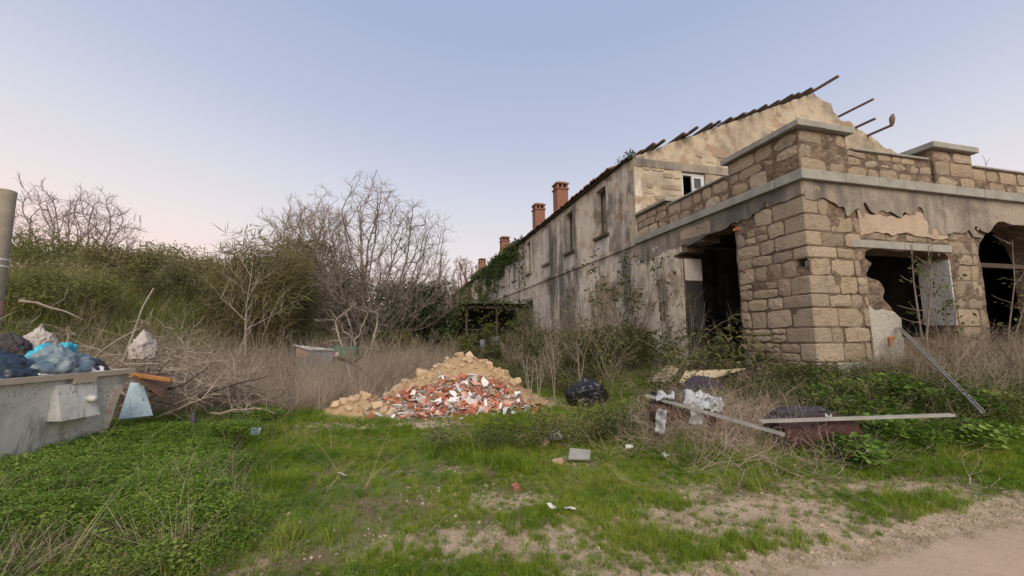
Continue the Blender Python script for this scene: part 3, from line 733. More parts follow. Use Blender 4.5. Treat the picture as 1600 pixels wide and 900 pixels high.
# purlins sticking out past the gable
rp = random.Random(9)
def purlin(v, zoff, tip, r, mat, back=1.6):
    z = EAVE + (APEX - EAVE) * (v if v <= HALF else 2 * HALF - v) / HALF + zoff
    mb = MB(); mb.box((0, 0, 0), (.001, .001, .001)); mb = MB()
    M3 = Matrix((V, U, Vector((0, 0, 1)))).transposed()
    L = ADEPTH + back - tip
    mb.box(B((tip + ADEPTH + back) / 2, v, z), (r * 1.7, L, r * 1.3), M3, .006, rp)
    return obj('purlin', mb, M[mat], main)
for k, v_ in enumerate([.55, .95, 1.75, 2.15, 2.9, 3.35, 3.9, 4.5, 5.05, 5.5, 6.1, 6.55, 7.0, 7.5, 7.9, 8.28]):
    tip = ADEPTH - rp.choice([.25, .35, .45, .55, .3, .62]) if k not in (0, 1, 2) else ADEPTH - .42
    if k == 15: tip = ADEPTH - 1.0
    purlin(v_, .035, tip, .055, 'wood' if k < 14 else 'redwood')
for v_, zo, tip in ((9.75, -.18, 4.85), (10.35, -.42, 5.25), (10.95, -.45, 5.05)):
    purlin(v_, zo, tip, .05, 'redwood', .8)
mb = MB()
M3 = Matrix((V, U, Vector((0, 0, 1)))).transposed()
for k in (0, 1, 2, 5, 6, 9, 12, 13, 16, 19):              # tile stubs lying along the verge
    v_ = .3 + k * .33 + rp.uniform(-.05, .05); z = EAVE + (APEX - EAVE) * v_ / HALF + .045
    mb.box(B(ADEPTH + .15 - rp.uniform(0, .25), v_, z), (.24, .42, .025), M3 @ Matrix.Rotation(-.4, 3, 'Y') @ Matrix.Rotation(rp.uniform(-.1, .1), 3, 'Z'), .008, rp)
obj('verge_tiles', mb, M['tile'], main)
# windows
for k, w in enumerate(WINS):
    mb = MB(); mb.bbox(w - .58, w + .58, -.12, -.005, 5.38, 5.50); s = obj('window_sill', mb, M['wood'] if k in (0, 1) else M['greyplaster'], main)
    if k % 4 != 3:
        mb = MB(); mb.bbox(w - .50, w + .50, -.022, .01, 4.745, 5.375); obj('apron_panel', mb, M['paleplaster'], main)
    if k in OPEN:
        mb = MB()
        for a, b, c, d in ((-.41, -.36, 5.53, 7.39), (.36, .41, 5.53, 7.39), (-.36, .36, 7.33, 7.39), (-.36, .36, 5.53, 5.58)): mb.bbox(w + a, w + b, .20, .27, c, d)
        f = obj('window_frame', mb, M['shutter'], main)
        if k in (3, 9):
            mb = MB(); mb.bbox(w + .16, w + .33, .22, .25, 5.61, 7.30)
            for q in range(3): mb.bbox(w + .18, w + .31, .205, .219, 5.66 + q * .56, 6.16 + q * .56)
            obj('shutter_leaf', mb, M['shutter'], f)
    else:
        mb = MB(); mb.bbox(w - .40, w + .40, -.022, .01, 5.53, 7.38); obj('blind_window', mb, M['paleplaster'] if k == 2 else M['greyplaster'], main)
# blocked openings and niches of the ground floor
for a, b, c, d, mt in ((8.10, 9.05, 1.75, 3.82, 'tanplaster'), (14.55, 15.65, .6, 3.76, 'paleplaster'), (11.3, 12.3, 1.6, 3.8, 'greyplaster')):
    mb = MB(); mb.bbox(a, b, -.020, .01, c, d); obj('blocked_window', mb, M[mt], main)
    mb = MB(); mb.bbox(a - .1, b + .1, -.09, .0, c - .12, c - .005); obj('ledge', mb, M['greyplaster'], main)
for a, b, c, d in LOW:
    mb = MB(); mb.bbox(a - .12, b + .12, -.04, .0, d + .01, d + .16); obj('door_lintel', mb, M['greyplaster'], main)
    mb = MB(); mb.bbox(a + .02, a + (b - a) * .5, .30, .36, .5, d - .1); obj('door_leaf', mb, M['wood'], main)
# the small casement in the gable: frame, one glazed leaf, one missing
mb = MB()
for a, b, c, d in ((1.90, 1.96, 6.25, 7.30), (2.76, 2.84, 6.25, 7.30), (1.96, 2.76, 7.22, 7.30)): mb.bbox(ADEPTH + .05, ADEPTH + .13, a, b, c, d)
gf = obj('gable_window_frame', mb, M['paint'], main)
mb = MB()
for a, b, c, d in ((2.30, 2.39, 6.25, 7.20), (2.68, 2.75, 6.25, 7.20), (2.39, 2.68, 7.13, 7.20), (2.39, 2.68, 6.70, 6.76), (2.39, 2.68, 6.25, 6.31)): mb.bbox(ADEPTH + .02, ADEPTH + .08, a, b, c, d)
obj('sash', mb, M['paint'], gf)
for c, d in ((6.76, 7.13), (6.31, 6.70)):
    mb = MB(); mb.bbox(ADEPTH + .045, ADEPTH + .055, 2.39, 2.68, c, d); obj('pane', mb, M['glass'], gf)
mb = MB(); mb.bbox(ADEPTH - .05, ADEPTH + .1, 1.80, 2.9, 6.08, 6.19); obj('gable_sill', mb, M['concrete'], main)
# chimneys
def chimney(u, z0, z1, w):
    v = .55; mb = MB(); mb.bbox(u - w / 2, u + w / 2, v - w / 2, v + w / 2, z0 - .9, z1 - .42)
    e = w / 2 + .05; mb.bbox(u - e, u + e, v - e, v + e, z1 - .42, z1 - .35)
    sh = obj('chimney', mb, M['brick'], main)
    mb = MB(); q = w / 2
    for a in (-1, 0, 1):
        for b in (-1, 0, 1):
            if a or b: mb.bbox(u + a * q * .82 - .05, u + a * q * .82 + .05, v + b * q * .82 - .05, v + b * q * .82 + .05, z1 - .35, z1 - .13)
    obj('chimney_vents', mb, M['brick'], sh)
    mb = MB(); mb.bbox(u - e, u + e, v - e, v + e, z1 - .13, z1 - .07); mb.bbox(u - e * .7, u + e * .7, v - e * .7, v + e * .7, z1 - .07, z1); obj('chimney_cap', mb, M['tile'], sh)
for u_, z1, w_ in ((14.1, 9.75, .62), (17.8, 9.75, .62), (26.6, 9.75, .66), (36.5, 9.75, .66)): chimney(u_, 8.0, z1, w_)

# ================================================================== plants: mesh makers
def blades(n, h0, h1, spread, width, bend, rnd, segs=2, lean=.3):
    vs_, fs = [], []
    for _ in range(n):
        a = rnd.uniform(0, 6.283); r = spread * math.sqrt(rnd.random()); x, y = r * math.cos(a), r * math.sin(a)
        h = rnd.uniform(h0, h1); d = rnd.uniform(0, 6.283); ln = rnd.uniform(0, lean); bd = rnd.uniform(.2, 1) * bend
        t = d + rnd.uniform(-.6, .6) + math.pi / 2; wx, wy = math.cos(t) * width / 2, math.sin(t) * width / 2
        o = len(vs_)
        for s in range(segs + 1):
            q = s / segs; off = h * (ln * q + bd * q * q); zz = h * (q - .35 * bd * q * q)
            k = 1 - q * .9 if s < segs else 0
            px, py = x + math.cos(d) * off, y + math.sin(d) * off
            if s < segs: vs_ += [(px - wx * k, py - wy * k, zz), (px + wx * k, py + wy * k, zz)]
            else: vs_.append((px, py, zz))
        for s in range(segs - 1): fs.append((o + 2 * s, o + 2 * s + 1, o + 2 * s + 3, o + 2 * s + 2))
        fs.append((o + 2 * segs - 2, o + 2 * segs - 1, o + 2 * segs))
    return vs_, fs
def leafclump(n, h, spread, L, W, rnd, droop=.4, round_=False):
    vs_, fs = [], []
    for _ in range(n):
        a = rnd.uniform(0, 6.283); r = spread * math.sqrt(rnd.random()); z = h * (rnd.random() ** .6) * (1 - .45 * (r / spread) ** 2)
        x, y = r * math.cos(a), r * math.sin(a); d = a + rnd.uniform(-1.2, 1.2); el = rnd.uniform(-droop, .7)
        l = L * rnd.uniform(.6, 1.25); w = W * rnd.uniform(.7, 1.2)
        D = Vector((math.cos(d) * math.cos(el), math.sin(d) * math.cos(el), math.sin(el))); S = Vector((-math.sin(d), math.cos(d), rnd.uniform(-.4, .4))).normalized(); Nn = D.cross(S)
        p = Vector((x, y, z)); o = len(vs_)
        if round_:
            pts = [p]; 
            for t in (-.9, -.55, 0, .55, .9): pts.append(p + D * l * (.5 + .5 * math.cos(t * 1.5)) * (1 if abs(t) < .6 else .75) + S * w * math.sin(t * 1.6) + Nn * (.12 * l * abs(t)))
            vs_ += [tuple(q) for q in pts]; fs += [(o, o + 1, o + 2), (o, o + 2, o + 3), (o, o + 3, o + 4), (o, o + 4, o + 5)]
        else:
            mid = p + D * l * .45; tip = p + D * l - Vector((0, 0, l * .15))
            vs_ += [tuple(p), tuple(mid + S * w / 2 + Nn * w * .15), tuple(tip), tuple(mid - S * w / 2 + Nn * w * .15)]; fs += [(o, o + 1, o + 2), (o, o + 2, o + 3)]
    return vs_, fs
def twigclump(n, L, r, rnd, up=.5, branch=2):
    mb = MB()
    def tw(p, d, l, r, lev):
        pts = [p]; q = p.copy(); dd = d.copy()
        for s in range(3):
            dd = (dd + Vector((rnd.uniform(-.35, .35), rnd.uniform(-.35, .35), rnd.uniform(-.3, .3)))).normalized(); q = q + dd * l / 3; pts.append(q.copy())
            if lev < branch and s > 0 and rnd.random() < .8: tw(q.copy(), (dd + Vector((rnd.uniform(-.8, .8), rnd.uniform(-.8, .8), rnd.uniform(-.2, .6)))).normalized(), l * .55, r * .6, lev + 1)
        mb.tube(pts, [r, r * .8, r * .6, r * .3], 3, False)
    for _ in range(n):
        a = rnd.uniform(0, 6.283); tw(Vector((rnd.uniform(-.1, .1), rnd.uniform(-.1, .1), 0)), Vector((math.cos(a), math.sin(a), up * rnd.uniform(.4, 2))).normalized(), L * rnd.uniform(.6, 1.1), r, 0)
    return mb.v, mb.f
def src(name, vf, mat):
    me = bpy.data.meshes.new(name); me.from_pydata([tuple(v) for v in vf[0]], [], vf[1]); me.update(); me.materials.append(mat)
    return bpy.data.objects.new(name, me)                    # never linked: only instanced
def scatter(name, P, scale, sources, label, cat=None, tilt=.15, loc=None, rng=RNG, group=None):
    """one object of kind 'stuff': points that carry instances of small plants"""
    P = np.asarray(P, np.float32); n = len(P)
    me = bpy.data.meshes.new(name); me.vertices.add(n); me.vertices.foreach_set('co', P.ravel())
    rot = np.stack([rng.normal(0, tilt, n), rng.normal(0, tilt, n), rng.uniform(0, 6.283, n)], 1).astype(np.float32)
    a = me.attributes.new('rot', 'FLOAT_VECTOR', 'POINT'); a.data.foreach_set('vector', rot.ravel())
    a = me.attributes.new('scl', 'FLOAT', 'POINT'); a.data.foreach_set('value', np.asarray(scale, np.float32))
    a = me.attributes.new('idx', 'INT', 'POINT'); a.data.foreach_set('value', rng.integers(0, len(sources), n).astype(np.int32))
    o = link(name, me, None)
    ng = bpy.data.node_groups.new(name, 'GeometryNodeTree')
    ng.interface.new_socket('Geometry', in_out='INPUT', socket_type='NodeSocketGeometry'); ng.interface.new_socket('Geometry', in_out='OUTPUT', socket_type='NodeSocketGeometry')
    gi = ng.nodes.new('NodeGroupInput'); go = ng.nodes.new('NodeGroupOutput'); ins = ng.nodes.new('GeometryNodeInstanceOnPoints'); jn = ng.nodes.new('GeometryNodeJoinGeometry')
    for s in sources:
        oi = ng.nodes.new('GeometryNodeObjectInfo'); oi.inputs['Object'].default_value = s; oi.inputs['As Instance'].default_value = True
        ng.links.new(oi.outputs['Geometry'], jn.inputs[0])
    def na(t, nm):
        x = ng.nodes.new('GeometryNodeInputNamedAttribute'); x.data_type = t; x.inputs['Name'].default_value = nm; return x.outputs['Attribute']
    er = ng.nodes.new('FunctionNodeEulerToRotation'); ng.links.new(na('FLOAT_VECTOR', 'rot'), er.inputs[0])
    ng.links.new(gi.outputs[0], ins.inputs['Points']); ng.links.new(jn.outputs[0], ins.inputs['Instance']); ins.inputs['Pick Instance'].default_value = True
    ng.links.new(na('INT', 'idx'), ins.inputs['Instance Index']); ng.links.new(er.outputs[0], ins.inputs['Rotation']); ng.links.new(na('FLOAT', 'scl'), ins.inputs['Scale'])
    ng.links.new(ins.outputs[0], go.inputs[0])
    o.modifiers.new('scatter', 'NODES').node_group = ng
    return tag(o, label, cat, group, 'stuff')
def field(n, x0, x1, y0, y1, dens, rng=RNG):
    """random spots, kept with probability dens(x, y); more of them near the camera; never inside buildings"""
    y = y0 * (y1 / y0) ** rng.random(n) if y0 > 0 else rng.uniform(y0, y1, n); x = rng.uniform(x0, x1, n)
    x = np.where(x1 - x0 > 5, x, x)
    u, v = buv(x, y); ok = ~((u > -.05) & (v > -.05)) & (np.abs(x) < 2.2 * (y + 2))
    d = dens(x, y) * ok; k = rng.random(n) < d
    x, y = x[k], y[k]; return np.stack([x, y, H(x, y)], 1)
rv = random.Random(12)
S_grass = [src('grass_tuft', blades(26, .05, .13, .05, .0065, .7, rv, 2, .5), M['grass']) for _ in range(4)]
S_longgrass = [src('long_grass_tuft', blades(26, .14, .34, .06, .007, .8, rv, 3, .5), M['grass']) for _ in range(3)]
S_weed = [src('weed_clump', leafclump(n_, .18, .13, l_, w_, rv, dr_), M['weed']) for n_, l_, w_, dr_ in ((76, .034, .020, .4), (90, .026, .017, .4), (46, .055, .016, .1), (40, .050, .034, .5), (70, .040, .012, .2), (100, .022, .016, .4))]
S_mallow = [src('mallow_clump', leafclump(60, .26, .17, .046, .034, rv, .3, True), M['mallow']) for _ in range(4)]
S_darkweed = [src('dark_weed_clump', leafclump(56, .50, .20, .085, .024, rv), M['darkweed']) for _ in range(3)]
S_dry = [src('dry_tuft', blades(22, .45, 1.0, .10, .0075, .9, rv, 4, .5), M['drygrass']) for _ in range(5)]
S_straw = [src('straw_tuft', blades(5, .35, .85, .05, .006, 1.1, rv, 4, .9), M['strawgrass']) for _ in range(5)]
S_grey = [src('grey_weed', twigclump(6, .75, .0055, rv, 1.3, 2), M['greydry']) for _ in range(5)]
S_brush = [src('brush', twigclump(7, .6, .006, rv, .35, 2), M['drygrass']) for _ in range(5)]
M['reed'] = leafmat('golden_reed', (.15, .155, .05), (.32, .30, .12), .45, dry=(.44, .38, .21), rough=.9)
S_reed = [src('reed', blades(34, .9, 2.0, .28, .020, .85, rv, 4, .3), M['reed']) for _ in range(4)]

def lushleft(x, y): return sstep((-2.15 - .37 * (y - 3) - x + .55 * vnoise(x, y, .6, 2, 3)) / .9)
def patch(x, y, seed, lo=.0, sc=.55): return np.clip((vnoise(x, y, sc, 3, seed) - lo) * 2.2, 0, 1)
def lushright(x, y):
    e = roadedge(x, y); return sstep((e - 1.05 - .25 * vnoise(x, y, 1.2, 2, 4)) / .35) * sstep((x - 3.25 + .4 * vnoise(x, y, .9, 2, 6)) / .7) * sstep((7.3 + .25 * (x - 4) - y) / 1.0)
def brushzone(x, y): return np.exp(-(((x - 3.0) / 1.35) ** 2 + ((y - 6.35) / .95) ** 2) * 1.1)
def pile(x, y): return np.exp(-(((x + 1.15) / 2.3) ** 2 + ((y - 10.3) / 1.6) ** 2) ** 2 * 1.2)
def clear(x, y): return sstep((roadedge(x, y) - .02) / .5)

# short turf over the clearing, patchy
def d_turf(x, y):
    n = vnoise(x, y, .9, 3, 10); b = bare_amount(x, y)
    return clear(x, y) * np.clip(.70 + .75 * n - .85 * b, .05, 1) * (1 - .45 * lushleft(x, y)) * (1 - pile(x, y)) * sstep((13 - y) / 3)
P = field(150000, -9, 13, 2.2, 13, d_turf)
scatter('grass', P, (.42 + .42 * np.clip(vnoise(P[:, 0], P[:, 1], 1.3, 2, 20) + .4, 0, 1.3)) * RNG.uniform(.7, 1.3, len(P)), S_grass, 'short bright green turf over the clearing', 'grass')
def d_long(x, y):
    n = vnoise(x, y, 1.1, 2, 13); return clear(x, y) * np.clip((n - .18 + .35 * lushleft(x, y)) * 1.6, 0, 1) * (1 - .9 * bare_amount(x, y)) * (1 - pile(x, y)) * sstep((roadedge(x, y) - .6) / .5)
P = field(11000, -8, 12, 2.4, 14, d_long)
scatter('grass_clumps', P, RNG.uniform(.55, 1.05, len(P)), S_longgrass, 'taller clumps of green grass among the turf', 'grass')
S_sparse = [src('sparse_tuft', blades(12, .03, .09, .06, .005, .9, rv, 2, .9), M['strawgrass']) for _ in range(3)]
P = field(26000, -6, 12, 2.3, 10, lambda x, y: np.clip(.10 + .35 * bare_amount(x, y), 0, 1) * np.where(roadedge(x, y) < -.15, 0, 1))
scatter('sparse_grass', P, RNG.uniform(.4, 1.1, len(P)), S_sparse, 'sparse straw-coloured grass on the bare gravel', 'grass')
# lush broad-leaved weeds: left bank and scattered through the clearing
def d_weed(x, y):
    n = vnoise(x, y, 1.5, 2, 15)
    return clear(x, y) * np.clip(lushleft(x, y) * (1.1 - .75 * patch(x, y, 41, .05)) + .95 * np.clip(n - .16, 0, 1) * (1 - bare_amount(x, y)) + .8 * lushright(x, y), 0, 1) * (1 - pile(x, y)) * sstep((11.5 - y) / 3)
P = field(52000, -12, 11, 2.3, 12, d_weed)
L_ = lushleft(P[:, 0], P[:, 1])
P[:, 2] += L_ * (.06 * RNG.random(len(P)) + .12 * patch(P[:, 0], P[:, 1], 44, -.1, 1.1)) * sstep((P[:, 1] - 2.3) / 1.5)
scatter('weeds', P, (.42 + .42 * L_ + .5 * lushright(P[:, 0], P[:, 1])) * RNG.uniform(.7, 1.3, len(P)), S_weed, 'lush low weeds round the rubbish container and the clearing', 'weeds')
P = field(16000, 2, 13, 3, 9, lambda x, y: np.clip(lushright(x, y) * (.28 + .7 * vnoise(x, y, 1.1, 2, 16)) - 1.1 * brushzone(x, y), 0, 1))
P[:, 2] += .14 * RNG.random(len(P))
scatter('mallow', P, RNG.uniform(.7, 1.35, len(P)), S_mallow, 'broad round mallow leaves beside the dirt road', 'weeds')
P = field(9000, -12, -1, 2.4, 9, lambda x, y: lushleft(x, y) * patch(x, y, 41, .0))
scatter('tall_weeds', P, RNG.uniform(.25, .55, len(P)), S_darkweed, 'taller narrow-leaved weeds in patches on the left bank', 'weeds')
P = field(7000, -12, -1, 2.4, 9, lambda x, y: lushleft(x, y) * np.clip(patch(x, y, 47, .28, .7) + .5 * np.exp(-(((x + 4.6) / 1.1) ** 2 + ((y - 3.9) / .55) ** 2)), 0, 1) * .6)
scatter('dry_tangle', P, RNG.uniform(.3, .6, len(P)), S_dry, 'dry grass tangles among the weeds near the rubbish container', 'grass', .6)
def doorfront(x, y):
    u, v = buv(x, y); return sstep((u - .2) / .6) * sstep((5.6 - u) / .6) * sstep((v + 3.2) / .6)
# darker waist-high weeds along the foot of the long wall and behind the rubble heap
def d_dark(x, y):
    u, v = buv(x, y); n = vnoise(x, y, .7, 2, 18)
    a = sstep((3.4 + n + v) / 1.2) * (v < 0) * sstep((u + 1) / 1.5) * .9
    b = sstep((-.6 - u) / .5) * 0 + (u < 0) * sstep((2.4 + u + .5 * n) / .8) * .45
    c = sstep((y - 11.5) / 2) * sstep((x + 7.5 - n) / 2) * .55
    return np.clip(a + b + c, 0, 1) * (1 - pile(x, y)) * (1 - .85 * np.clip(1.5 * brushzone(x, y), 0, 1)) * (1 - .9 * doorfront(x, y))
P = field(30000, -9, 13, 6, 60, d_dark)
scatter('undergrowth', P, RNG.uniform(.5, 1.25, len(P)) * (1 + .25 * sstep((P[:, 1] - 20) / 20)) * (1 + 1.5 * (lambda u, v: sstep((v + 2.6) / 1.2) * (u > 1))(*buv(P[:, 0], P[:, 1]))), S_darkweed, 'dark green undergrowth along the foot of the long wall', 'undergrowth')
P = field(7000, -6, 8, 8, 45, lambda x, y: (lambda u, v: np.clip((v < 0) * sstep((3.2 + v) / 1.5) * sstep((u - .5) / 2) * .5, 0, 1))(*buv(x, y)) * (1 - pile(x, y)) * (1 - .9 * doorfront(x, y)))
scatter('wall_stalks', P, RNG.uniform(.7, 1.9, len(P)), S_grey, 'dry grey stalks standing in the weeds along the long wall', 'brush', .12)
P = field(6000, -6, 8, 8, 45, lambda x, y: (lambda u, v: np.clip((v < 0) * sstep((3.6 + v) / 1.5) * sstep((u + .5) / 2) * .35, 0, 1))(*buv(x, y)) * (1 - pile(x, y)) * (1 - .9 * doorfront(x, y)))
scatter('wall_grass', P, RNG.uniform(.5, 1.0, len(P)), S_dry, 'pale dry grass in the weeds along the long wall', 'grass', .3)
# dry grass: the pale band beyond the clearing
def d_dry(x, y):
    n = vnoise(x, y, .5, 3, 22)
    band = sstep((y - 9.0 - .0 * x + .8 * n) / 1.5) * sstep((x + 15) / 3) * sstep((-1.6 - .12 * (y - 10) - x + 1.2 * n) / 1.5)
    low = .35 * sstep((-6.4 - x) / 1) * sstep((y - 7.2) / 1)
    return np.clip(band * (.55 + .5 * n) + low, 0, 1) * (1 - .88 * sstep((H(x, y) - .45) / .6)) * (1 - pile(x, y)) * (1 - sstep((y - 34) / 8))
P = field(25000, -22, 4, 7, 40, d_dry)
scatter('dry_grass', P, RNG.uniform(.65, 1.25, len(P)), S_dry, 'pinkish dry grass in a wide band behind the clearing', 'grass', .25)
P = field(5200, -20, 3, 8, 30, d_dry)
scatter('dry_brush', P, RNG.uniform(.8, 1.7, len(P)), S_grey, 'grey dry stalks standing in the dry grass', 'brush', .2)
P = field(9000, 4, 14, 5.5, 9.8, lambda x, y: (lambda u, v: np.clip((u < -.05) * sstep((2.0 + u) / .7) * sstep((v - .2) / 1.2) * (.35 + .7 * sstep((v - 2.5) / 1.5)), 0, 1))(*buv(x, y)))
scatter('grey_weeds', P, RNG.uniform(.4, 1.05, len(P)), S_grey, 'grey dry weeds under the front windows of the annex', 'weeds', .15)
P = field(11000, -1, 8, 4.5, 11, lambda x, y: np.clip(brushzone(x, y) * 1.2 + .25 * sstep((x - .8) / 1) * sstep((2.6 - dbuild(x, y)) / 1) , 0, 1) * .55)
P[:, 2] += .15 * RNG.random(len(P)) * brushzone(P[:, 0], P[:, 1])
scatter('brush', P, RNG.uniform(.3, .75, len(P)), S_brush, 'tangled brown brush round the dumped carpet and mattress', 'brush', .4)
P = field(2200, -9, 9, 2.6, 9, lambda x, y: clear(x, y) * np.clip(.32 * lushleft(x, y) + .05 + .3 * brushzone(x, y), 0, 1) * (1 - pile(x, y)))
scatter('straw', P, RNG.uniform(.5, 1.2, len(P)), S_straw, 'straw-coloured dead stalks among the green weeds', 'grass', .3)
# the grassy mound on the left
def d_mound(x, y): return sstep((H(x, y) - .5) / .8) * .9
P = field(20000, -50, -7, 8, 48, d_mound)
scatter('mound_grass', P, RNG.uniform(1.4, 3.2, len(P)), S_longgrass, 'green grass on the slope of the mound', 'grass')
P = field(14000, -50, -8, 9, 48, lambda x, y: sstep((H(x, y) - .9) / 1.2) * np.clip(.5 + vnoise(x, y, .22, 2, 30), 0, 1))
scatter('mound_reeds', P, RNG.uniform(.55, 1.15, len(P)), S_reed, 'wind-bent olive reeds over the top of the mound', 'reeds', .12)
# far meadow
P = field(9000, -40, 60, 30, 140, lambda x, y: np.full_like(x, .8))
scatter('far_meadow', P, RNG.uniform(1.5, 3.0, len(P)), S_darkweed, 'rough growth on the far ground', 'undergrowth')

# pebbles on the bare patches
def pebble(rnd):
    bm = bmesh.new(); bmesh.ops.create_icosphere(bm, subdivisions=1, radius=1)
    for v in bm.verts: v.co = Vector((v.co.x * 1.2, v.co.y, v.co.z * .65)) * rnd.uniform(.75, 1.15)
    vs_ = [tuple(v.co) for v in bm.verts]; fs = [tuple(q.index for q in f.verts) for f in bm.faces]; bm.free(); return vs_, fs
M['postmat'] = simple('weathered_post', (.20, .18, .135), (.27, .245, .19), 5, .95, .4)
M['pebble'] = simple('pale_pebble', (.28, .215, .15), (.42, .345, .26), 30, .9, .3, vary=.3)
S_peb = [src('pebble', pebble(rv), M['pebble']) for _ in range(4)]
P = field(110000, -6, 10, 2.3, 10, lambda x, y: np.clip(bare_amount(x, y) ** 1.5 * .85 * np.where(roadedge(x, y) < 0, .22, 1) + .02, 0, 1))
scatter('gravel', P, RNG.uniform(.25, 1, len(P)) ** 3 * .017 + .003, S_peb, 'pale gravel on the bare patches of the clearing', 'gravel', .3)

# ------------------------------------------------------------------ trees
from mathutils.kdtree import KDTree
def bare_tree(name, base, H_, crown_w, label, mats=('bark', 'twig'), stems=4, seed=1, n_att=1500, r_tip=.010, fork=.22, clear_=.25, group=None, expo=2.3, dome=1.0, twigs=2):
    """limbs grown towards points spread through a domed crown"""
    rnd = random.Random(seed); st = H_ / 78; W = crown_w / 2; att = []
    while len(att) < n_att:
        p = Vector((rnd.uniform(-1, 1), rnd.uniform(-1, 1), rnd.uniform(-1, 1))); r = p.length
        if r > 1 or rnd.random() > .25 + .75 * r: continue
        wob = 1 + .28 * mnoise.noise(p.normalized() * 2.4 + Vector((seed, 0, 0)))
        z = H_ * (clear_ + (1 - clear_) * (.42 + .58 * p.z * dome)) if p.z > 0 else H_ * (clear_ + (1 - clear_) * (.42 + .42 * p.z))
        att.append(Vector((p.x * W * wob, p.y * W * wob, z if p.z <= 0 else H_ * clear_ + (z - H_ * clear_) * wob)))
    pos_, par = [], []
    for k in range(stems):
        a = 6.283 * k / stems + rnd.uniform(-.4, .4); d = Vector((math.cos(a) * fork, math.sin(a) * fork, 1)).normalized() if stems > 1 else Vector((rnd.uniform(-.05, .05), 0, 1))
        p = Vector((math.cos(a), math.sin(a), 0)) * (.012 * H_ if stems > 1 else 0); pos_.append(p - Vector((0, 0, .1))); par.append(-1)
        for q in range(int(clear_ * H_ / st * rnd.uniform(.7, 1.1))):
            d = (d + Vector((rnd.uniform(-.16, .16), rnd.uniform(-.16, .16), rnd.uniform(-.05, .1)))).normalized(); pos_.append(pos_[-1] + d * st); par.append(len(pos_) - 2)
    nk = {}
    for it in range(160):
        kd = KDTree(len(pos_))
        for i_, p in enumerate(pos_): kd.insert(p, i_)
        kd.balance(); pull = {}; left = []
        for a in att:
            co, i_, dist = kd.find(a)
            if dist < st * 1.7: continue
            left.append(a); pull.setdefault(i_, Vector()); pull[i_] += (a - co).normalized()
        att = left
        if not pull: break
        grew = False
        for i_, d in pull.items():
            if nk.get(i_, 0) >= 3: continue
            d = (d.normalized() * 1.0 + (pos_[i_] - pos_[par[i_]]).normalized() * (1.1 if par[i_] >= 0 else 0) + Vector((rnd.uniform(-.28, .28), rnd.uniform(-.28, .28), rnd.uniform(-.15, .22)))).normalized()
            nk[i_] = nk.get(i_, 0) + 1; pos_.append(pos_[i_] + d * st); par.append(i_); grew = True
        if not grew: break
    n0 = len(pos_); kids_ = [0] * n0
    for i_ in range(n0):
        if par[i_] >= 0: kids_[par[i_]] += 1
    for i_ in range(n0):                                    # last fine twigs
        if kids_[i_] <= 1 and pos_[i_].z > H_ * clear_ and (kids_[i_] == 0 or rnd.random() < .5):
            d0 = (pos_[i_] - pos_[par[i_]]).normalized() if par[i_] >= 0 else Vector((0, 0, 1))
            for _ in range(twigs):
                q = i_; d = (d0 + Vector((rnd.uniform(-.7, .7), rnd.uniform(-.7, .7), rnd.uniform(-.3, .7)))).normalized()
                for w in range(3):
                    pos_.append(pos_[q] + d * st * rnd.uniform(.9, 1.8)); par.append(q); q = len(pos_) - 1; d = (d + Vector((rnd.uniform(-.4, .4), rnd.uniform(-.4, .4), rnd.uniform(-.2, .4)))).normalized()
    n = len(pos_); acc = [0.0] * n
    for i_ in range(n - 1, -1, -1):
        acc[i_] = max(acc[i_], r_tip ** expo)
        if par[i_] >= 0: acc[par[i_]] += acc[i_]
    rad = [min(a ** (1 / expo), H_ * .03) for a in acc]
    t = thing(name, base, label, 'tree', group); tr, cr_ = MB(), MB(); b = Vector(base)
    for i_ in range(n):
        j_ = par[i_]
        if j_ < 0: continue
        big = rad[i_] > r_tip * 3.2; r1 = min(rad[j_], rad[i_] * 1.25)
        (tr if big else cr_).tube([pos_[j_] + b, pos_[i_] + b], [r1, rad[i_]], 6 if big else 3, False)
    obj('trunk', tr, M[mats[0]], t, True); obj('crown', cr_, M[mats[1]], t)
    return t
def leaves_mesh(name, Pn, L, W, rng, up=.2):
    n = len(Pn); d = rng.normal(0, 1, (n, 3)); d[:, 2] *= .7; d[:, 2] -= up; d /= np.linalg.norm(d, axis=1)[:, None]
    s = np.cross(d, rng.normal(0, 1, (n, 3))); s /= np.linalg.norm(s, axis=1)[:, None]
    l = (L * rng.uniform(.6, 1.3, n))[:, None]; w = (W * rng.uniform(.6, 1.3, n))[:, None]
    v = np.stack([Pn, Pn + d * l * .45 + s * w / 2, Pn + d * l, Pn + d * l * .45 - s * w / 2], 1).reshape(-1, 3)
    return fast_mesh(name, v, np.arange(n * 4).reshape(n, 4))
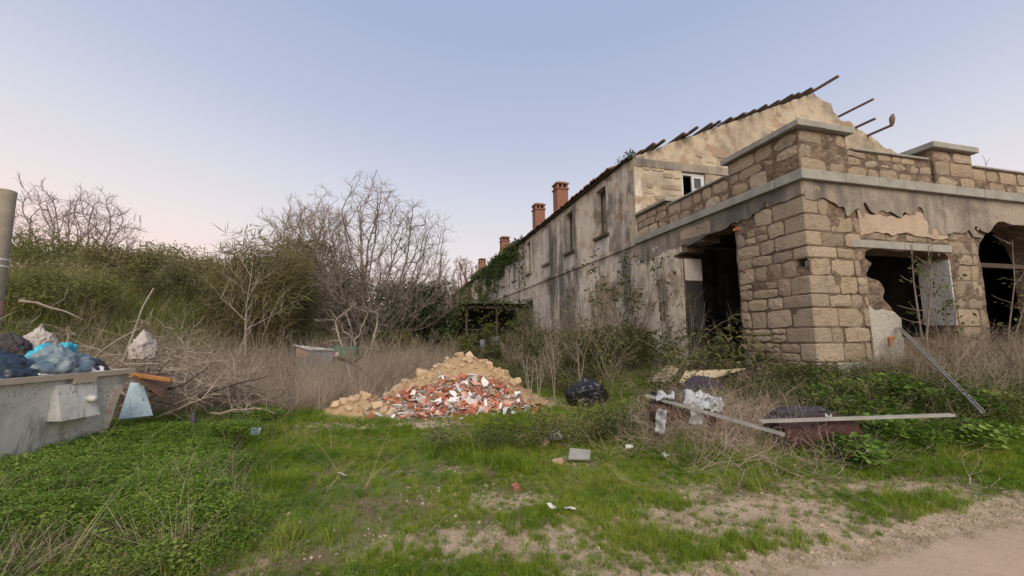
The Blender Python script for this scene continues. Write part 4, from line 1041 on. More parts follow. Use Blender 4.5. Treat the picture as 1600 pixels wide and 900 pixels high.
def leafy_tree(name, base, H_, W_, label, mat, cat='tree', n=9000, leaf=(.16, .08), seed=1, trunk_h=.35, clumps=46, part='crown', group=None, flat=1.0):
    rng = np.random.default_rng(seed); rnd = random.Random(seed)
    t = thing(name, base, label, cat, group); tr = MB(); b = Vector(base)
    cs = []
    for k in range(clumps):
        a = rng.uniform(0, 6.283); rr = rng.random() ** .5; zz = rng.random()
        prof = math.sin(math.pi * (.12 + .80 * zz)) ** .7
        cs.append((rr * math.cos(a) * W_ / 2 * prof, rr * math.sin(a) * W_ / 2 * prof, H_ * (trunk_h * .6 + (1 - trunk_h * .6) * zz * .93), rng.uniform(.5, 1.0) * W_ * .15))
    pts = []
    for x, y, z, r in cs:
        m = int(n / clumps); q = rng.normal(0, 1, (m, 3)); q /= np.linalg.norm(q, axis=1)[:, None]; q *= (rng.random(m) ** .45)[:, None] * r * 1.35; q[:, 2] *= .75 * flat
        pts.append(q + np.array([x, y, z]))
    for x, y, z, r in cs[::2]:
        h0 = z * rnd.uniform(.3, .6); tr.tube([b + Vector((0, 0, h0 * .8)), b + Vector((x * .45, y * .45, h0 + (z - h0) * .55)), b + Vector((x, y, z))], [H_ * .012, H_ * .008, H_ * .003], 4, False)
    tr.tube([b + Vector((0, 0, -.1)), b + Vector((.04 * H_, 0, H_ * .25)), b + Vector((0, .03 * H_, H_ * .6))], [H_ * .028, H_ * .022, H_ * .012], 7)
    obj('trunk', tr, M['bark'], t, True)
    link(part, leaves_mesh(part, np.concatenate(pts), leaf[0], leaf[1], rng), M[mat], t)
    return t
def gz(x, y, dz=0): return Vector((x, y, Hs(x, y) + dz))
# the large bare tree, mid picture
b = at(572, 525, 24); bare_tree('bare_tree', gz(b.x, b.y), 9.6, 10.2, 'large many-stemmed bare grey tree beyond the dry grass, tallest against the sky', stems=6, seed=5, n_att=3300, r_tip=.0062, fork=.5, clear_=.12, expo=2.75)
b = at(478, 525, 27); bare_tree('bare_tree', gz(b.x, b.y), 8.6, 6.2, 'slimmer bare grey tree at the left shoulder of the large bare one', stems=3, seed=8, n_att=1100, r_tip=.0066, fork=.35, expo=2.7)
b = at(105, 470, 30); bare_tree('bare_tree', gz(b.x, b.y, -.3), 9.9, 8.8, 'bare rosy grey tree standing on top of the mound', mats=('pinktwig', 'pinktwig'), stems=5, seed=15, n_att=1700, r_tip=.008, fork=.4, clear_=.15, expo=2.7)
b = at(728, 520, 62); bare_tree('bare_tree', gz(b.x, b.y), 12.5, 9, 'far bare tree rising behind the end of the long building', stems=3, seed=18, n_att=900, r_tip=.017, mats=('pinktwig', 'pinktwig'))
def whip_tree(base, h, label, seed, mat='palewood', r=.028):
    rnd = random.Random(seed); b_ = Vector(base); t = thing('bare_sapling', base, label, 'tree'); tr, cw = MB(), MB()
    pts = [b_ + Vector((.04 * math.sin(k * 1.3), .03 * math.cos(k), h * k / 6 - .1 * (k == 0))) for k in range(7)]
    tr.tube(pts, [r * (1 - .13 * k) for k in range(7)], 6); obj('trunk', tr, M[mat], t, True)
    def br(p, d, L, rr_, lev):
        q = [p]
        for k in range(4): d = (d + Vector((rnd.uniform(-.18, .18), rnd.uniform(-.18, .18), .10))).normalized(); q.append(q[-1] + d * L / 4)
        cw.tube(q, [rr_, rr_ * .85, rr_ * .7, rr_ * .5, rr_ * .3], 4 if lev == 0 else 3, False)
        if lev < 2:
            for k in range(1, 5):
                for _ in range(2 if lev == 0 else 1):
                    if rnd.random() < .75: br(q[k], (d + Vector((rnd.uniform(-.9, .9), rnd.uniform(-.9, .9), rnd.uniform(-.1, .5)))).normalized(), L * .5 * rnd.uniform(.6, 1.1), rr_ * .5, lev + 1)
    for k in range(11):
        s_ = .28 + .068 * k; i_ = int(s_ * 6); p = pts[i_].lerp(pts[min(6, i_ + 1)], s_ * 6 - i_); a = k * 2.4 + rnd.uniform(-.4, .4)
        br(p, Vector((math.cos(a), math.sin(a), rnd.uniform(.5, 1.0))).normalized(), h * .42 * (1.15 - s_ * .6), r * .5 * (1.1 - .5 * s_), 0)
    obj('crown', cw, M[mat], t); return t
b = at(384, 535, 12.5); whip_tree(gz(b.x, b.y), 3.9, 'thin pale leafless sapling rising from the dry grass', 31)
b = at(560, 540, 17); bare_tree('bare_sapling', gz(b.x, b.y), 3.4, 3.0, 'forked leafless sapling in front of the green tarpaulin heap', mats=('palewood', 'twig'), stems=3, seed=33, n_att=60, r_tip=.008, fork=.7, twigs=1)
# evergreens
for px, Y, h, w, mt, lb, sd_, n_ in ((655, 27, 5.4, 6.5, 'evergreen', 'dark evergreen tree right of the large bare tree', 41, 12000), (560, 33, 5.2, 9, 'evergreen', 'low dark evergreen behind the trunks of the large bare tree', 42, 12000),
                                   (480, 31, 6.2, 6.5, 'evergreen', 'dark evergreen behind the slimmer bare tree', 43, 10000), (662, 48, 5.2, 6, 'olive', 'olive green tree beside the white shed', 44, 7000),
                                   (640, 60, 7.5, 12, 'evergreen', 'distant dark tree at the end of the clearing', 45, 8000), (612, 23, 2.4, 3.2, 'darkweed', 'low green bush at the foot of the large bare tree', 46, 5000)):
    b = at(px, 525, Y); leafy_tree('evergreen_tree' if mt != 'darkweed' else 'bush', gz(b.x, b.y, -.2), h, w, lb, mt, 'tree' if mt != 'darkweed' else 'bush', n_, (.26, .11) if Y > 25 else (.14, .06), sd_, .2, 50)
# the tall clump of canes and the shrubs on the mound
def cane_clump(base, h, w, label, seed, mat='cane', leafm='shrub', n=120, name='cane_clump'):
    rnd = random.Random(seed); rng = np.random.default_rng(seed); t = thing(name, base, label, 'shrub', 'shrubs on and beside the mound'); mb = MB(); tips = []
    for _ in range(n):
        a = rnd.uniform(0, 6.283); r = w / 2 * math.sqrt(rnd.random()); p = Vector(base) + Vector((r * math.cos(a), r * math.sin(a), -.1)); hh = h * rnd.uniform(.6, 1.0) * (1 - .25 * (r / (w / 2)) ** 2)
        d = Vector((rnd.uniform(-.15, .15) + .12, rnd.uniform(-.15, .15), 1)); pts = [p, p + d * hh * .5, p + d * hh + Vector((rnd.uniform(.0, .3) * h * .2, 0, -.03 * hh))]
        mb.tube(pts, [.018, .013, .006], 3, False)
        for q in range(48): s = .30 + .7 * rnd.random() ** .8; tips.append(tuple(pts[0].lerp(pts[2], s) - Vector(base) + Vector((rnd.uniform(-.12, .12), rnd.uniform(-.12, .12), rnd.uniform(-.1, .1)))))
    obj('stems', mb, M[mat], t); link('foliage', leaves_mesh('foliage', np.array(tips), h * .11, .035, rng, -.2), M[leafm], t); return t
b = at(385, 500, 18); cane_clump(gz(b.x, b.y), 6.1, 3.2, 'tall brown cane thicket left of the slimmer bare tree', 51, n=150)
b = at(432, 500, 20); cane_clump(gz(b.x, b.y), 5.3, 2.6, 'second brown cane thicket nearer the slimmer bare tree', 52, n=120)
shr = [(60, 17, 2.6, 4.0, 'shrubgreen', 'dark green shrub beside the concrete post'), (150, 19, 2.6, 4.2, 'shrub', 'olive shrub below the rosy bare tree'), (215, 17, 2.3, 3.6, 'shrub', 'round olive shrub at the middle of the mound'),
       (262, 21, 2.9, 4.4, 'shrubgreen', 'taller green shrub on the skyline of the mound'), (318, 20, 2.2, 3.6, 'shrub', 'olive shrub at the right shoulder of the mound'), (345, 24, 2.6, 4.0, 'shrubgreen', 'green shrub just left of the tall cane thicket'),
       (110, 13, 1.4, 2.6, 'shrubgreen', 'low green shrub on the near slope above the branch heap'), (20, 22, 3.0, 5, 'shrub', 'olive shrub behind the concrete post')]
for k, (px, Y, h, w, mt, lb) in enumerate(shr):
    b = at(px, 450, Y); leafy_tree('shrub', gz(b.x, b.y, -.15), h * 1.12, w * 1.1, lb, mt, 'shrub', 8500, (.17, .045), 60 + k, .1, 40, 'foliage', 'shrubs on and beside the mound')

# ivy on the long building
def ivy(name, label, spots, n, seed, leaf=(.16, .12)):
    rng = np.random.default_rng(seed); out = []
    for (u0, u1, z0, z1, vo, th, cov) in spots:
        k = int(n * cov); u_ = rng.uniform(u0, u1, k); z_ = rng.uniform(z0, z1, k)
        keep = vnoise(u_, z_ * 1.6, .45, 3, seed) + .35 * (z_ - (z0 + z1) / 2) / (z1 - z0) > .0; u_, z_ = u_[keep], z_[keep]
        v_ = vo - np.abs(rng.normal(0, th, len(u_))) - .03
        out.append(np.array(C0) + np.outer(u_, np.array(U)) + np.outer(v_, np.array(V)) + np.outer(z_, np.array([0, 0, 1])))
    P = np.concatenate(out); base = B(spots[0][0], -.1, .6)
    o = link(name, leaves_mesh(name, P - np.array(base), leaf[0], leaf[1], rng, .3), M['ivy']); o.location = base; return tag(o, label, 'ivy')
ivy('ivy', 'thick ivy hanging from the eaves of the long building between the two middle chimneys', [(20.5, 31, 6.2, 8.0, 0, .12, .8), (20.5, 40, 7.5, 8.2, .1, .2, .6), (20, 34, 4.2, 6.4, 0, .12, .15)], 5500, 71)
ivy('ivy', 'ivy covering the far end of the long building', [(30, 58, 3.5, 8.0, 0, .12, 1.0), (40, 58, 1.0, 4.0, -.2, .3, .5)], 4800, 72, (.22, .16))
ivy('ivy', 'small tuft of ivy on the corner eaves beside the gable', [(5.9, 7.0, 7.6, 7.95, .1, .1, 1.0)], 260, 73, (.10, .05))

# ------------------------------------------------------------------ lean-to frame against the long wall
lt = thing('lean_to', B(24, -1.8, .5), 'collapsing overgrown timber lean-to against the long wall', 'shelter')
for u_ in (18.0, 22.0, 26.0, 30.0):
    for v_ in (-3.9, -2.1): 
        mb = MB(); mb.bbox(u_ - .06, u_ + .06, v_ - .06, v_ + .06, .1, 3.25); obj('post', mb, M['wood'], lt)
    mb = MB(); mb.bbox(u_ - .06, u_ + .06, -4.2, -.06, 3.26, 3.42); obj('beam', mb, M['wood'], lt)
for v_ in (-4.0, -2.9, -1.8, -.7):
    mb = MB(); mb.bbox(17.6, 31, v_ - .05, v_ + .05, 3.43, 3.52); obj('rafter', mb, M['wood'], lt)
mb = MB()
for k in range(70):
    a = 17.7 + k * .19; mb.bbox(a, a + .17, -4.1, -.1, 3.53 + .02 * (k % 2), 3.55 + .02 * (k % 2))
obj('roof_sheet', mb, M['dark'], lt)
mb = MB(); mb.bbox(18.05, 18.12, -4.0, -2.6, 2.0, 2.06); mb.bbox(18.05, 18.12, -3.9, -2.0, 1.3, 1.37); obj('cross_rail', mb, M['wood'], lt)
mb = MB(); mb.bbox(21, 21.1, -4.0, -.2, .4, 3.2); obj('back_screen', mb, M['dark'], lt)
ivy('ivy', 'ivy heaped on the roof of the lean-to', [(17.8, 31, 3.3, 3.75, -1.5, 1.2, 1.0)], 2000, 74)
def hang(label, boxes, n, seed, leaf=(.16, .11)):
    rng = np.random.default_rng(seed); out = []
    for (u0, u1, v0, v1, z0, z1, cov) in boxes:
        k = int(n * cov); u_, v_, z_ = rng.uniform(u0, u1, k), rng.uniform(v0, v1, k), z1 - (z1 - z0) * rng.random(k) ** 1.6
        keep = vnoise(u_ + v_ * 1.7, z_, .9, 3, seed) > .12 + .9 * (z1 - z_) / (z1 - z0) - .45
        out.append(np.array(C0) + np.outer(u_[keep], np.array(U)) + np.outer(v_[keep], np.array(V)) + np.outer(z_[keep], np.array([0, 0, 1])))
    P = np.concatenate(out); base = B(boxes[0][0], boxes[0][2], .6)
    o = link('ivy', leaves_mesh('ivy', P - np.array(base), leaf[0], leaf[1], rng, .3), M['ivy']); o.location = base; return tag(o, label, 'ivy')
hang('ivy trailing down from the front beam of the lean-to', [(17.5, 18.3, -4.4, -.1, 1.0, 3.75, 1.0), (18, 30, -4.6, -4.0, .6, 3.6, .5)], 1100, 75)
hang('dark creeper climbing the wall above the lean-to', [(18.5, 34, -.4, -.05, 3.4, 7.9, 1.0)], 3000, 76)
# blue-grey scrap under it
mb = MB(); rr = random.Random(4)
for k in range(9): mb.box(B(17.6 + rr.uniform(-.3, .5), -2.6 + rr.uniform(-.6, .6), .9 + rr.uniform(-.2, .5)), (rr.uniform(.2, .6), .05, rr.uniform(.2, .6)), Matrix.Rotation(rr.uniform(-1, 1), 3, 'Z') @ Matrix.Rotation(rr.uniform(-.6, .6), 3, 'X'), .02, rr)
tag(obj('scrap_heap', mb, M['greytarp'], loc=B(17.6, -2.6, .5)), 'blue-grey scrap sheets piled in front of the lean-to', 'scrap')
# white shed at the far end
b = at(692, 520, 58); sh = thing('white_shed', gz(b.x, b.y), 'small white shed with dark doorway at the far end of the clearing', 'shed')
mb = MB(); z0 = b.z = Hs(b.x, b.y)
for a, c in ((-1.6, -1.1), (-.25, 1.6)): mb.box((b.x + (a + c) / 2, b.y, z0 + 1.2), (c - a, 2.5, 2.6))
mb.box((b.x - .67, b.y, z0 + 2.3), (.84, 2.5, .4)); mb.box((b.x - .67, b.y + 1.2, z0 + 1.05), (.84, .1, 2.1)); obj('wall', mb, M['shedwhite'], sh)
mb = MB(); mb.box((b.x, b.y, z0 + 2.58), (3.7, 3.0, .14)); obj('roof', mb, M['concrete'], sh)
mb = MB(); mb.box((b.x - .67, b.y + .6, z0 + 1.0), (.82, .06, 2.1)); obj('door', mb, M['dark'], sh)

# ================================================================== rubble heap
PC = Vector((-1.15, 10.35, 0))
def pile_h(x, y):
    dx, dy = (x - PC.x), (y - PC.y)
    r = math.hypot(dx / (2.45 if dx < 0 else 2.15), dy / 1.75); m = max(0, 1 - r)
    h = 1.12 * (m * m * (3 - 2 * m)) ** .75 * (1 + .18 * mnoise.noise(Vector((x * 1.3, y * 1.3, 3))))
    r2 = math.hypot((x + 3.25) / 1.0, (y - 9.55) / .6); m2 = max(0, 1 - r2); h = max(h, .34 * m2 ** .6 if m2 > 0 else 0)
    return h + (.05 * mnoise.noise(Vector((x * 5, y * 5, 1))) if h > .05 else 0)
heap = thing('rubble_heap', gz(PC.x, PC.y), 'heap of sandy earth, broken red bricks and white tile shards', 'rubble heap')
mb = MB(); n = 70; idx = {}
for i in range(n + 1):
    for j in range(n + 1):
        x = PC.x - 3.6 + 6.4 * i / n; y = PC.y - 2.1 + 4.2 * j / n; h = pile_h(x, y)
        mb.v.append((x, y, Hs(x, y) - .04 + h + (.03 * mnoise.noise(Vector((x * 11, y * 11, 0))) if h > .02 else -.03)))
for i in range(n):
    for j in range(n): mb.f.append((i * (n + 1) + j, (i + 1) * (n + 1) + j, (i + 1) * (n + 1) + j + 1, i * (n + 1) + j + 1))
obj('earth_mound', mb, M['earth'], heap, True)
def rock_mesh(seed, sub=1, jag=.28):
    bm = bmesh.new(); bmesh.ops.create_icosphere(bm, subdivisions=sub, radius=.5); rnd = random.Random(seed)
    for v in bm.verts:
        c = v.co.copy(); c = Vector([max(-.36, min(.36, q * 1.15)) for q in c]); v.co = c * (1 + rnd.uniform(-jag, jag))
    me = bpy.data.meshes.new('rock'); bm.to_mesh(me); bm.free(); return me
ROCKS = []
for k in range(5):
    me = rock_mesh(k, 1 if k < 3 else 2, .22 if k < 3 else .13); me.materials.append(M['rubblestone']); ROCKS.append(me)
def frag_mesh(seed, mat, sz, jit):
    rnd = random.Random(seed); mb = MB(); mb.box((0, 0, 0), sz, None, jit, rnd); me = mb.mesh('fragment'); me.materials.append(mat); return me
BR = [frag_mesh(k, M['brokenbrick'], (.12 + .03 * (k % 3), .09, .055), .022) for k in range(4)]
PT = [frag_mesh(20 + k, M['pinktile'], (.20, .15, .03), .03) for k in range(3)]
def shard_mesh(seed, mat, R, th):
    rnd = random.Random(seed); k = rnd.randint(4, 6); an = sorted(rnd.uniform(0, 6.283) for _ in range(k)); r = [R * rnd.uniform(.6, 1.15) for _ in range(k)]
    while max((an[(i + 1) % k] - an[i]) % 6.283 for i in range(k)) > 2.6: an = sorted(rnd.uniform(0, 6.283) for _ in range(k))
    v = [(math.cos(a) * q * 1.3, math.sin(a) * q * .8, s * th / 2) for s in (-1, 1) for a, q in zip(an, r)]
    f = [tuple(range(k))[::-1], tuple(range(k, 2 * k))] + [(i, (i + 1) % k, k + (i + 1) % k, k + i) for i in range(k)]
    me = bpy.data.meshes.new('shard'); me.from_pydata(v, [], f); me.update(); me.materials.append(mat); return me
WS = [shard_mesh(40 + k, M['whiteshard'], .10, .012) for k in range(6)]
GS = [shard_mesh(60 + k, M['greyshard'], .10, .03) for k in range(4)]
rr = random.Random(77)
def put(name, me, x, y, dz, sc, tilt=.5, parent=heap):
    o = bpy.data.objects.new(name, me); COL.objects.link(o); o.parent = parent
    o.location = Vector((x, y, Hs(x, y) - .04 + pile_h(x, y) + dz)) - root_loc(parent)
    o.rotation_euler = (rr.gauss(0, tilt), rr.gauss(0, tilt), rr.uniform(0, 6.283)); o.scale = sc if hasattr(sc, '__len__') else (sc, sc, sc); return o
# big stones along the crest and flanks
for px, py, Y, s in ((700, 563, 10.7, .34), (718, 565, 10.5, .28), (660, 572, 10.2, .36), (633, 583, 10.0, .30), (620, 592, 9.8, .34), (607, 590, 9.9, .26), (735, 575, 10.2, .26), (733, 585, 10.0, .22), (705, 598, 9.55, .34), (755, 585, 10.1, .26), (764, 588, 10.0, .24),
                     (777, 592, 9.9, .28), (785, 590, 9.9, .30), (790, 603, 9.8, .22), (808, 602, 10.0, .34), (800, 610, 9.8, .22), (772, 612, 9.6, .2), (560, 622, 9.6, .30), (550, 630, 9.4, .26), (537, 634, 9.4, .24), (525, 640, 9.3, .22), (572, 618, 9.7, .28), (585, 606, 9.8, .24), (600, 640, 9.1, .26), (612, 637, 9.05, .24), (625, 628, 9.2, .26),
                     (700, 575, 10.2, .16), (680, 572, 10.3, .14), (645, 600, 9.7, .2), (590, 634, 9.2, .22), (576, 640, 9.15, .2), (545, 642, 9.15, .18)):
    p = at(px, py, Y); put('stone', rr.choice(ROCKS), p.x, p.y, .03, (s * rr.uniform(.9, 1.3), s * rr.uniform(.8, 1.1), s * rr.uniform(.7, 1)), .4)
for k in range(55):
    x = PC.x + rr.gauss(-.2, 1.2); y = PC.y + rr.gauss(.05, .8)
    if pile_h(x, y) > .08: put('stone', rr.choice(ROCKS), x, y, .01, rr.uniform(.06, .16), .5)
def spot():
    while True:
        x = rr.uniform(-3.05, .75); y = rr.uniform(8.55, 9.55)
        t = (y - 8.55) / 1.3; h = pile_h(x, y)
        if rr.random() < math.exp(-((x + 1.0) / 1.5) ** 2) * (1 - .55 * t) and (h > .02 or rr.random() < .35): return x, y
for k in range(105): x, y = spot(); put('brick_fragment', rr.choice(BR), x, y, .03 + rr.uniform(0, .06), rr.choice((.4, .5, .65, .85, 1.1, 1.3)), .7)
for k in range(14): x, y = spot(); put('brick', BR[k % 4], x, y, .05, (1.5, 1.2, 1.2), .6)
for k in range(45): x, y = spot(); put('tile_fragment', rr.choice(PT), x, y, .05 + rr.uniform(0, .05), rr.uniform(.6, 1.1), .5)
for k in range(150): x, y = spot(); put('white_shard', rr.choice(WS), x, y, .06 + rr.uniform(0, .06), rr.choice((.35, .45, .55, .7, .9, 1.3)), .65)
for k in range(110): x, y = spot(); put('grey_shard', rr.choice(GS), x, y, .03 + rr.uniform(0, .05), rr.uniform(.6, 1.2), .5)
mb = MB()
for k in range(900):
    x = PC.x + rr.gauss(-.3, 1.35); y = PC.y + rr.gauss(-.3, .95); h = pile_h(x, y)
    if h < .03: continue
    s = rr.uniform(.012, .05); mb.box((x, y, Hs(x, y) - .035 + h), (s * 1.3, s, s * .8), Matrix.Rotation(rr.uniform(0, 6), 3, 'Z') @ Matrix.Rotation(rr.uniform(-1, 1), 3, 'X'), s * .22, rr)
tag(obj('small_rubble', mb, M['rubblestone'], heap), kind='stuff')
for nm, mt_, cnt in (('brick_crumbs', 'brokenbrick', 900), ('grey_crumbs', 'greyshard', 900), ('white_crumbs', 'whiteshard', 350)):
    mb = MB()
    for k in range(cnt):
        x, y = spot(); x += rr.gauss(0, .12); y += rr.gauss(-.05, .12); s_ = rr.uniform(.010, .038)
        mb.box((x, y, Hs(x, y) - .02 + pile_h(x, y) + rr.uniform(0, .03)), (s_ * 1.5, s_, s_ * .6), Matrix.Rotation(rr.uniform(0, 6), 3, 'Z') @ Matrix.Rotation(rr.uniform(-1, 1), 3, 'X'), s_ * .25, rr)
    tag(obj(nm, mb, M[mt_], heap), kind='stuff')

# ================================================================== rubbish container at the left
ca, sa = math.cos(math.radians(0)), math.sin(math.radians(0))
P_r = at(203, 574, 6.35)                                   # far right corner of the rim
DX0, DY1 = P_r.x, P_r.y                                    # face towards +X, running along Y
def D(a, o, z): return Vector((DX0 - .035 * a - o, DY1 - a, z))   # a: along the face towards the camera, o: into the container
DL, DW, DT = 1.85, 1.30, 1.16
gz0 = Hs(DX0 - .6, DY1 - .9)
cont = thing('rubbish_container', D(DL / 2, DW / 2, gz0), 'dented grey steel rubbish container overflowing with bags', 'container')
def taper_shell():
    mb = MB(); t = .03
    top = [(0, 0), (DL, 0), (DL, DW), (0, DW)]; bot = [(.17, .15), (DL - .17, .15), (DL - .17, DW - .15), (.17, DW - .15)]
    nz = 8; na = 10
    def loop(pts, z, ins, den):
        out = []
        for k in range(4):
            a0, o0 = pts[k]; a1, o1 = pts[(k + 1) % 4]
            for s in range(na):
                q = s / na; a = a0 + (a1 - a0) * q; o = o0 + (o1 - o0) * q
                nb = mnoise.noise(Vector((a * 2.2, o * 2.2, z * 2.2))) * .014 * den * math.sin(math.pi * q)
                ca_, co_ = DL / 2, DW / 2; f = 1 - ins / .6
                out.append(D(ca_ + (a - ca_) * f, co_ + (o - co_) * f + nb, z))
        return out
    rings = []
    for k in range(nz + 1):
        q = k / nz; rings.append(loop([(b_[0] + (t_[0] - b_[0]) * q, b_[1] + (t_[1] - b_[1]) * q) for b_, t_ in zip(bot, top)], gz0 + .06 + (DT - .06) * q, 0, 1))
    for k in range(nz, -1, -1):
        q = k / nz; rings.append(loop([(b_[0] + (t_[0] - b_[0]) * q, b_[1] + (t_[1] - b_[1]) * q) for b_, t_ in zip(bot, top)], gz0 + .09 + (DT - .09) * q, .02, 1))
    m = 4 * na
    for r in rings: mb.v += [tuple(p) for p in r]
    for k in range(len(rings) - 1):
        for i in range(m): mb.f.append((k * m + i, k * m + (i + 1) % m, (k + 1) * m + (i + 1) % m, (k + 1) * m + i))
    mb.f.append(tuple(range(m))[::-1]); mb.f.append(tuple((len(rings) - 1) * m + i for i in range(m)))
    return mb
obj('body', taper_shell(), M['galv'], cont, True)
def dbox(mb, a0, a1, o0, o1, z0, z1):
    q = [D(a, o, z) for z in (z0, z1) for a, o in ((a0, o0), (a1, o0), (a1, o1), (a0, o1))]
    mb.add(q, [(3, 2, 1, 0), (4, 5, 6, 7), (0, 1, 5, 4), (1, 2, 6, 5), (2, 3, 7, 6), (3, 0, 4, 7)])
mb = MB(); zt = gz0 + DT
dbox(mb, -.04, DL + .04, -.045, .02, zt - .055, zt + .012); dbox(mb, -.04, DL + .04, DW - .02, DW + .045, zt - .055, zt + .012); dbox(mb, -.045, .02, .02, DW - .02, zt - .055, zt + .012); dbox(mb, DL - .02, DL + .045, .02, DW - .02, zt - .055, zt + .012)
r_ = obj('rim', mb, M['rim'], cont)
mb = MB(); dbox(mb, .52, .80, -.05, .015, zt - .12, zt - .056); obj('rim_flap', mb, M['rim'], r_)
# lifting pocket: a wedge-shaped box with an open underside and a round stud
mb = MB(); za, zb = zt - .56, zt - .12
q = [D(.50, -.02, zb), D(.98, -.02, zb), D(.98, .06, zb), D(.50, .06, zb), D(.50, -.12, za), D(.98, -.12, za), D(.98, .10, za), D(.50, .10, za)]
mb.add(q, [(0, 1, 2, 3), (0, 4, 5, 1), (1, 5, 6, 2), (2, 6, 7, 3), (3, 7, 4, 0)])
pk = obj('lifting_pocket', mb, M['galv'], cont)
mb = MB(); c_ = D(.62, -.06, zt - .33); mb.tube([c_, c_ + Vector((.10, 0, -.01)), c_ + Vector((.11, 0, -.01))], [.045, .04, .02], 12); obj('stud', mb, M['galv'], pk, True)
mb = MB(); mb.add([D(.09, .075, zt - .25), D(.20, .06, zt - .25), D(.25, .118, zt - .92), D(.14, .128, zt - .92), D(.10, .078, zt - .26)], [(0, 1, 2, 3)])
def faceo(z): return .15 * (1 - (z - gz0 - .06) / (DT - .06)) - .012
def sticker(a0, a1, z0, z1, mat, th=.006):
    mb = MB(); sl = lambda z: .17 * (1 - (z - gz0 - .06) / (DT - .06))
    for z_ in np.linspace(z0, z1, 7)[:-1]:
        zz = z_ + (z1 - z0) / 6; j = rr.uniform(-.012, .012)
        q = [D(a0 + j + sl(z_) , faceo(z_) - th, z_), D(a1 + j + sl(z_), faceo(z_) - th, z_), D(a1 + sl(zz) + j, faceo(zz) - th, zz), D(a0 + sl(zz) + j, faceo(zz) - th, zz)]
        mb.add(q + [p + Vector((-.02, 0, 0)) for p in q], [(3, 2, 1, 0), (0, 1, 5, 4), (1, 2, 6, 5), (2, 3, 7, 6), (3, 0, 4, 7)])
    return obj('sticker', mb, M[mat], cont)
sticker(.03, .14, gz0 + .22, gz0 + .95, 'sticker'); sticker(.03, .15, gz0 + .10, gz0 + .20, 'redpatch'); sticker(1.45, 1.62, gz0 + .25, gz0 + .72, 'sticker', .005)
for a in (.3, DL - .3):
    for o in (.3, DW - .3):
        mb = MB(); c_ = D(a, o, gz0 + .03); mb.tube([c_ - Vector((.03, 0, 0)), c_ + Vector((.03, 0, 0))], .07, 12); obj('caster', mb, M['dark'], cont)

# bags and sacks: crumpled skins with a gathered neck
def bag(name, c, size, mat, label, cat='bag', seed=0, knot=True, fold=.22, group=None, rz=0):
    bm = bmesh.new(); bmesh.ops.create_icosphere(bm, subdivisions=5, radius=1); s = Vector((seed * 3.1, seed * 1.7, 0))
    for v in bm.verts:
        d = v.co.normalized(); w = d + .35 * Vector((mnoise.noise(d * 2 + s), mnoise.noise(d * 2 + s + Vector((7, 0, 0))), mnoise.noise(d * 2 + s + Vector((0, 7, 0)))))
        rd = lambda f: 1 - 2.2 * abs(mnoise.noise(w * f + s))
        k = 1 + fold * (1.1 * mnoise.noise(d * 1.5 + s) + .55 * rd(2.6) + .38 * rd(5.2) + .22 * rd(10.5))
        p = d * k
        if p.z < -.55: p.z = -.55 + (p.z + .55) * .15
        if knot and d.z > .80: p.x *= 1 - (d.z - .80) * 4.2; p.y *= 1 - (d.z - .80) * 4.2; p.z += (d.z - .80) * 1.6
        v.co = Vector((p.x * size[0], p.y * size[1], (p.z + .56) * size[2]))
    me = bpy.data.meshes.new(name); bm.to_mesh(me); bm.free(); me.materials.append(M[mat]); me.polygons.foreach_set('use_smooth', [True] * len(me.polygons))
    o = bpy.data.objects.new(name, me); COL.objects.link(o); o.location = c; o.rotation_euler = (0, 0, rz); return tag(o, label, cat, group)
bag('garbage_bag', D(1.25, .35, zt - .16), (.25, .36, .24), 'navybag', 'dark navy bag at the near end of the rubbish container', seed=1)
bag('garbage_bag', D(.72, .32, zt - .15), (.24, .34, .25), 'tealbag', 'shiny grey-teal bag in the middle of the rubbish container', seed=2, fold=.35)
bag('garbage_bag', D(.36, .34, zt - .12), (.20, .26, .18), 'blackbag', 'black bag at the far end of the rubbish container', seed=3)
bag('carrier_bag', D(.50, .62, zt + .0), (.17, .22, .24), 'cyanbag', 'bright cyan carrier bag on top of the container heap', seed=4, knot=False, fold=.35)
bag('garbage_bag', D(1.15, .95, zt - .30), (.26, .30, .26), 'darksack', 'charcoal sack behind the navy bag in the container', seed=5)
bag('garbage_bag', D(.60, 1.02, zt - .30), (.24, .26, .22), 'blackbag', 'black bag behind the cyan carrier bag', seed=6)
def sheet(name, c, sx, sy, mat, label, cat, seed=0, amp=.06, R=None, n=10, curl=0.0, parent=None, th=.004):
    mb = MB(); R = R or Matrix.Identity(3); rnd = random.Random(seed)
    for i in range(n + 1):
        for j in range(n + 1):
            a, b_ = (i / n - .5) * sx, (j / n - .5) * sy; e = (i in (0, n)) or (j in (0, n))
            z_ = amp * (mnoise.noise(Vector((a * 3 / max(sx, .2) * .8, b_ * 3 / max(sy, .2) * .8, seed))) + .5 * (1 - 2 * abs(mnoise.noise(Vector((a * 7 / sx, b_ * 7 / sy, seed + 5)))))) - curl * (a * a + b_ * b_)
            if e: a *= 1 + rnd.uniform(-.16, .06); b_ *= 1 + rnd.uniform(-.16, .06)
            mb.v.append(tuple(Vector(c) + R @ Vector((a, b_, z_))))
    for i in range(n):
        for j in range(n): mb.f.append((i * (n + 1) + j, (i + 1) * (n + 1) + j, (i + 1) * (n + 1) + j + 1, i * (n + 1) + j + 1))
    o = obj(name, mb, M[mat], parent, True, loc=c if parent is None else None)
    s = o.modifiers.new('thickness', 'SOLIDIFY'); s.thickness = th
    if parent is None: tag(o, label, cat)
    return o
Rx = lambda a: Matrix.Rotation(a, 3, 'X'); Ry = lambda a: Matrix.Rotation(a, 3, 'Y'); Rz = lambda a: Matrix.Rotation(a, 3, 'Z')
